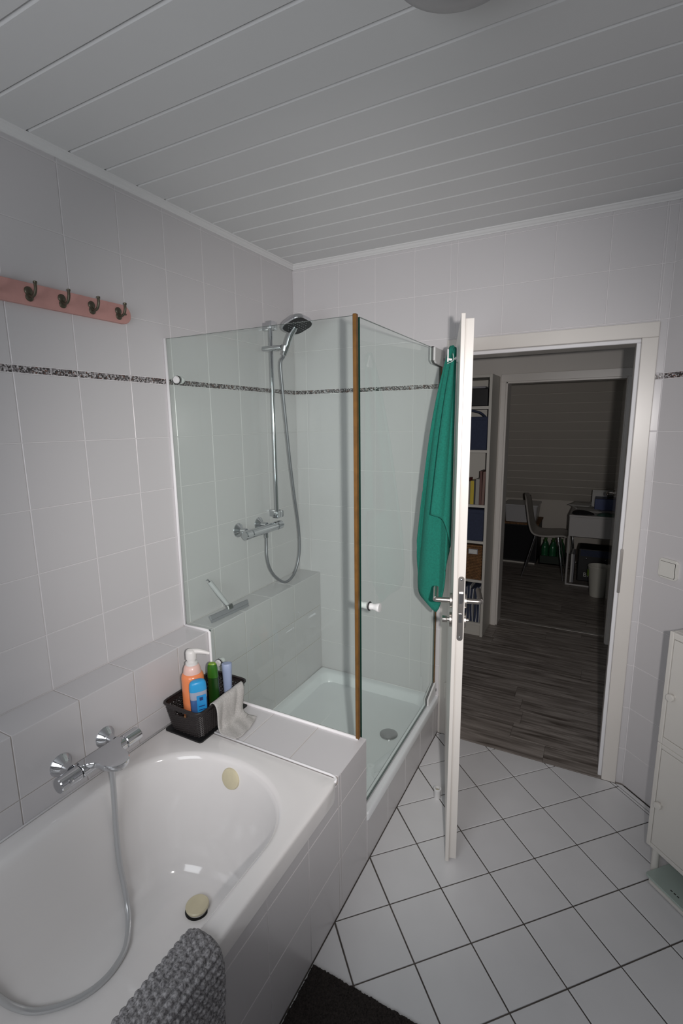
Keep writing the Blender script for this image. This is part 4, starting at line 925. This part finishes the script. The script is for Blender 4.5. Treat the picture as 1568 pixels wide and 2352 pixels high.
G().box((1.60, 3.36, ZT+.115), (1.745, 3.395, ZT+.125), .002).build('base', 'black_plastic', st_); G().box((1.60, 3.362, ZT+.128), (1.745, 3.393, ZT+.148), .005, seg=2).build('arm', 'black_plastic', st_); G().box((1.725, 3.362, ZT+.118), (1.745, 3.393, ZT+.135)).build('hinge', 'chrome_satin', st_)
sh2 = thing('loose_papers', (1.36, 3.42, ZT), 'loose white papers spread on the desk behind the black cloth', 'papers')
for k, (a_, b_, r_) in enumerate([(1.38, 3.45, .3), (1.36, 3.62, -.2), (1.44, 3.25, .1)]):
    M = Matrix.Translation((a_, b_, ZT+.0005+.0022*k)) @ Matrix.Rotation(r_, 4, 'Z'); g = G(); rws = [[M @ V((-.105+.21*i/6, -.148+.296*j/4, .0006+.012*max(0, .35-i/6)**1.5*(k == 1))) for j in range(5)] for i in range(7)]; g.grid(rws); g.build('sheet', 'paper', sh2, recalc=False, solid=.001)
# chair
ch = thing('study_chair', (1.06, 3.20, 0), 'white moulded shell chair with chrome legs pushed to the desk', 'chair')
prf = cr([(.824, 0, .872), (.842, 0, .80), (.868, 0, .68), (.895, 0, .56), (.925, 0, .488), (.97, 0, .455), (1.06, 0, .448), (1.16, 0, .458), (1.23, 0, .462), (1.262, 0, .448)], 5); rws = []
for i, p in enumerate(prf):
    k = i/(len(prf)-1); hw = .17+.03*math.sin(k*math.pi); hw *= 1-.25*max(0, .12-k)/.12; row = []
    for j in range(13):
        u = -1+2*j/12; back = max(0, 1-k*2.2); row.append(V((p.x+.022*u*u*back, 3.20+hw*u, p.z+.012*u*u*(1-back)-(.03*u**4 if k < .05 else 0))))
    rws.append(row)
g = G(); g.grid(rws); g.build('seat_shell', 'chair_white', ch, recalc=False, solid=.016)
for sx, tx in ((.955, .850), (1.18, 1.255)):
    for sy in (-1, 1): G().sweep([(sx, 3.20+.10*sy, .440), (tx, 3.20+.185*sy, .0)], .0085, 10).build('leg', 'chrome', ch, auto=60)
G().lathe([(.05, 0), (.05, .012), (.03, .018)], (1.065, 3.20, .425), (0, 0, 1), 20).build('mount', 'chrome_satin', ch); 
# waste bin
wb_ = thing('waste_bin', (1.565, 2.69, 0), 'white waste bin standing by the desk in the study', 'bin')
G().lathe([(.0, .003), (.060, .003), (.062, 0), (.064, .004), (.092, .285), (.096, .290), (.094, .294), (.089, .290), (.060, .008), (0, .007)], (1.572, 2.69, 0), (0, 0, 1), 36, cap=False).build('bin_body', 'bin_white', wb_, auto=50)
G().prism([(-.018, -.03), (.018, -.03), (.018, .03), (-.018, .03)], 0, .002, M=basis((1.484, 2.655, .225), (.35, -.94, 0), (0, 0, 1), (-.94, -.35, .1))).build('bin_bag_corner', 'green_lime', wb_)
# navy box with lettering under the desk
nb = thing('navy_carton', (1.55, 3.30, 0), 'dark navy carton with white lettering under the desk', 'box')
G().box((1.375, 3.10, 0), (1.70, 3.38, .345), .012, seg=2).build('carton_body', 'box_black', nb)
G().box((1.40, 3.097, .27), (1.68, 3.101, .335)).build('carton_band', 'box_navy', nb)
def lettering(txt, size, M, mt, parent, name='lettering'):
    cu = bpy.data.curves.new(name, 'FONT'); cu.body = txt; cu.size = size; cu.extrude = .0004; cu.resolution_u = 3
    o = bpy.data.objects.new(name, cu); COL.objects.link(o); bpy.context.view_layer.update()
    me = bpy.data.meshes.new_from_object(o.evaluated_get(bpy.context.evaluated_depsgraph_get())); bpy.data.objects.remove(o)
    me.transform(M); me.transform(Matrix.Translation(-parent_loc(parent))); me.materials.clear(); me.materials.append(MATS[mt])
    o = bpy.data.objects.new(name, me); COL.objects.link(o); o.parent = parent; return o
Mtx = basis((1.435, 3.0985, .055), (1, 0, 0), (0, 0, 1), (0, -1, 0)); lettering('BRÜC', .062, Mtx, 'paper', nb)
for x_ in (1.455, 1.63): G().lathe([(.008, 0), (.008, .003), (0, .004)], (x_, 3.10, .245), (0, -1, 0), 12).build('rivet', 'chrome_satin', nb)
pf = thing('white_binder', (1.335, 3.08, 0), 'thin white binder leaning under the desk beside the navy carton', 'binder')
g = G(); g.box((1.318, 3.02, 0), (1.334, 3.26, .30), .001); g.build('cover', 'paper', pf); G().box((1.335, 3.022, .001), (1.350, 3.258, .296)).build('pages', 'grey_thing', pf)
# black low cabinet, storage tub, crate of bottles
bl_ = thing('black_chest', (.62, 3.75, 0), 'low black chest with a wooden top in the study', 'chest')
G().box((.20, 3.52, .02), (.935, 3.98, .462), .003).build('chest_body', 'box_black', bl_)
G().box((.19, 3.51, .462), (.945, 3.99, .482), .002).build('chest_top', 'wicker', bl_); G().box((.22, 3.53, 0), (.92, 3.97, .02)).build('plinth', 'shelf_white', bl_)
G().box((.21, 3.518, .04), (.56, 3.522, .45)).build('front_panel', 'dark_cloth', bl_); G().box((.57, 3.518, .04), (.925, 3.522, .45)).build('front_panel', 'dark_cloth', bl_)
sb = thing('storage_tub', (.70, 3.72, .482), 'clear plastic storage tub with lid on the black chest', 'box')
g = G(); q0, q1 = rrect(.57, .90, 3.56, 3.90, .02, 4), rrect(.555, .915, 3.545, 3.915, .025, 4); g.grid([[V((*p, .482)) for p in q0], [V((*p, .668)) for p in q1]], closed=True, smooth=False); n = len(q0); g.f += [list(range(n)), list(range(n, 2*n))]; g.m += [0, 0]; g.sm += [0, 0]; g.build('tub_shell', 'plastic_clear', sb, auto=40)
G().prism(rrect(.545, .925, 3.535, 3.925, .03, 4), .668, .688, .004).build('lid', 'plastic_clear', sb)
crt = thing('bottle_crate', (1.09, 3.72, 0), 'low dark crate of green bottles on the study floor', 'crate')
for a, b in (((.955, 3.60, 0), (1.235, 3.85, .012)), ((.955, 3.60, 0), (1.235, 3.612, .10)), ((.955, 3.838, 0), (1.235, 3.85, .10)), ((.955, 3.6, 0), (.967, 3.85, .10)), ((1.223, 3.6, 0), (1.235, 3.85, .10))): G().box(a, b).build('crate_wall', 'crate', crt)
bn = ['green bottle in the crate nearest the black chest', 'middle green bottle in the front row of the crate', 'green bottle in the crate nearest the desk', 'green bottle at the back of the crate near the chest', 'green bottle in the middle of the crate back row', 'green bottle at the back of the crate near the desk']
for k in range(6):
    cx, cy = 1.01+.085*(k % 3), 3.66+.10*(k//3); t = thing('green_drink_bottle', (cx, cy, .012), bn[k], 'bottle', 'green bottles in the crate')
    G().lathe([(.036, 0), (.039, .005), (.039, .09), (.036, .10), (.039, .11), (.039, .17), (.030, .205), (.014, .235), (.013, .25), (0, .25)], (cx, cy, .012), (0, 0, 1), 20).build('bottle_body', 'bottle_green', t, auto=50)
    G().lathe([(.015, .25), (.015, .268), (0, .268)], (cx, cy, .012), (0, 0, 1), 16).build('cap', 'green_mid', t)
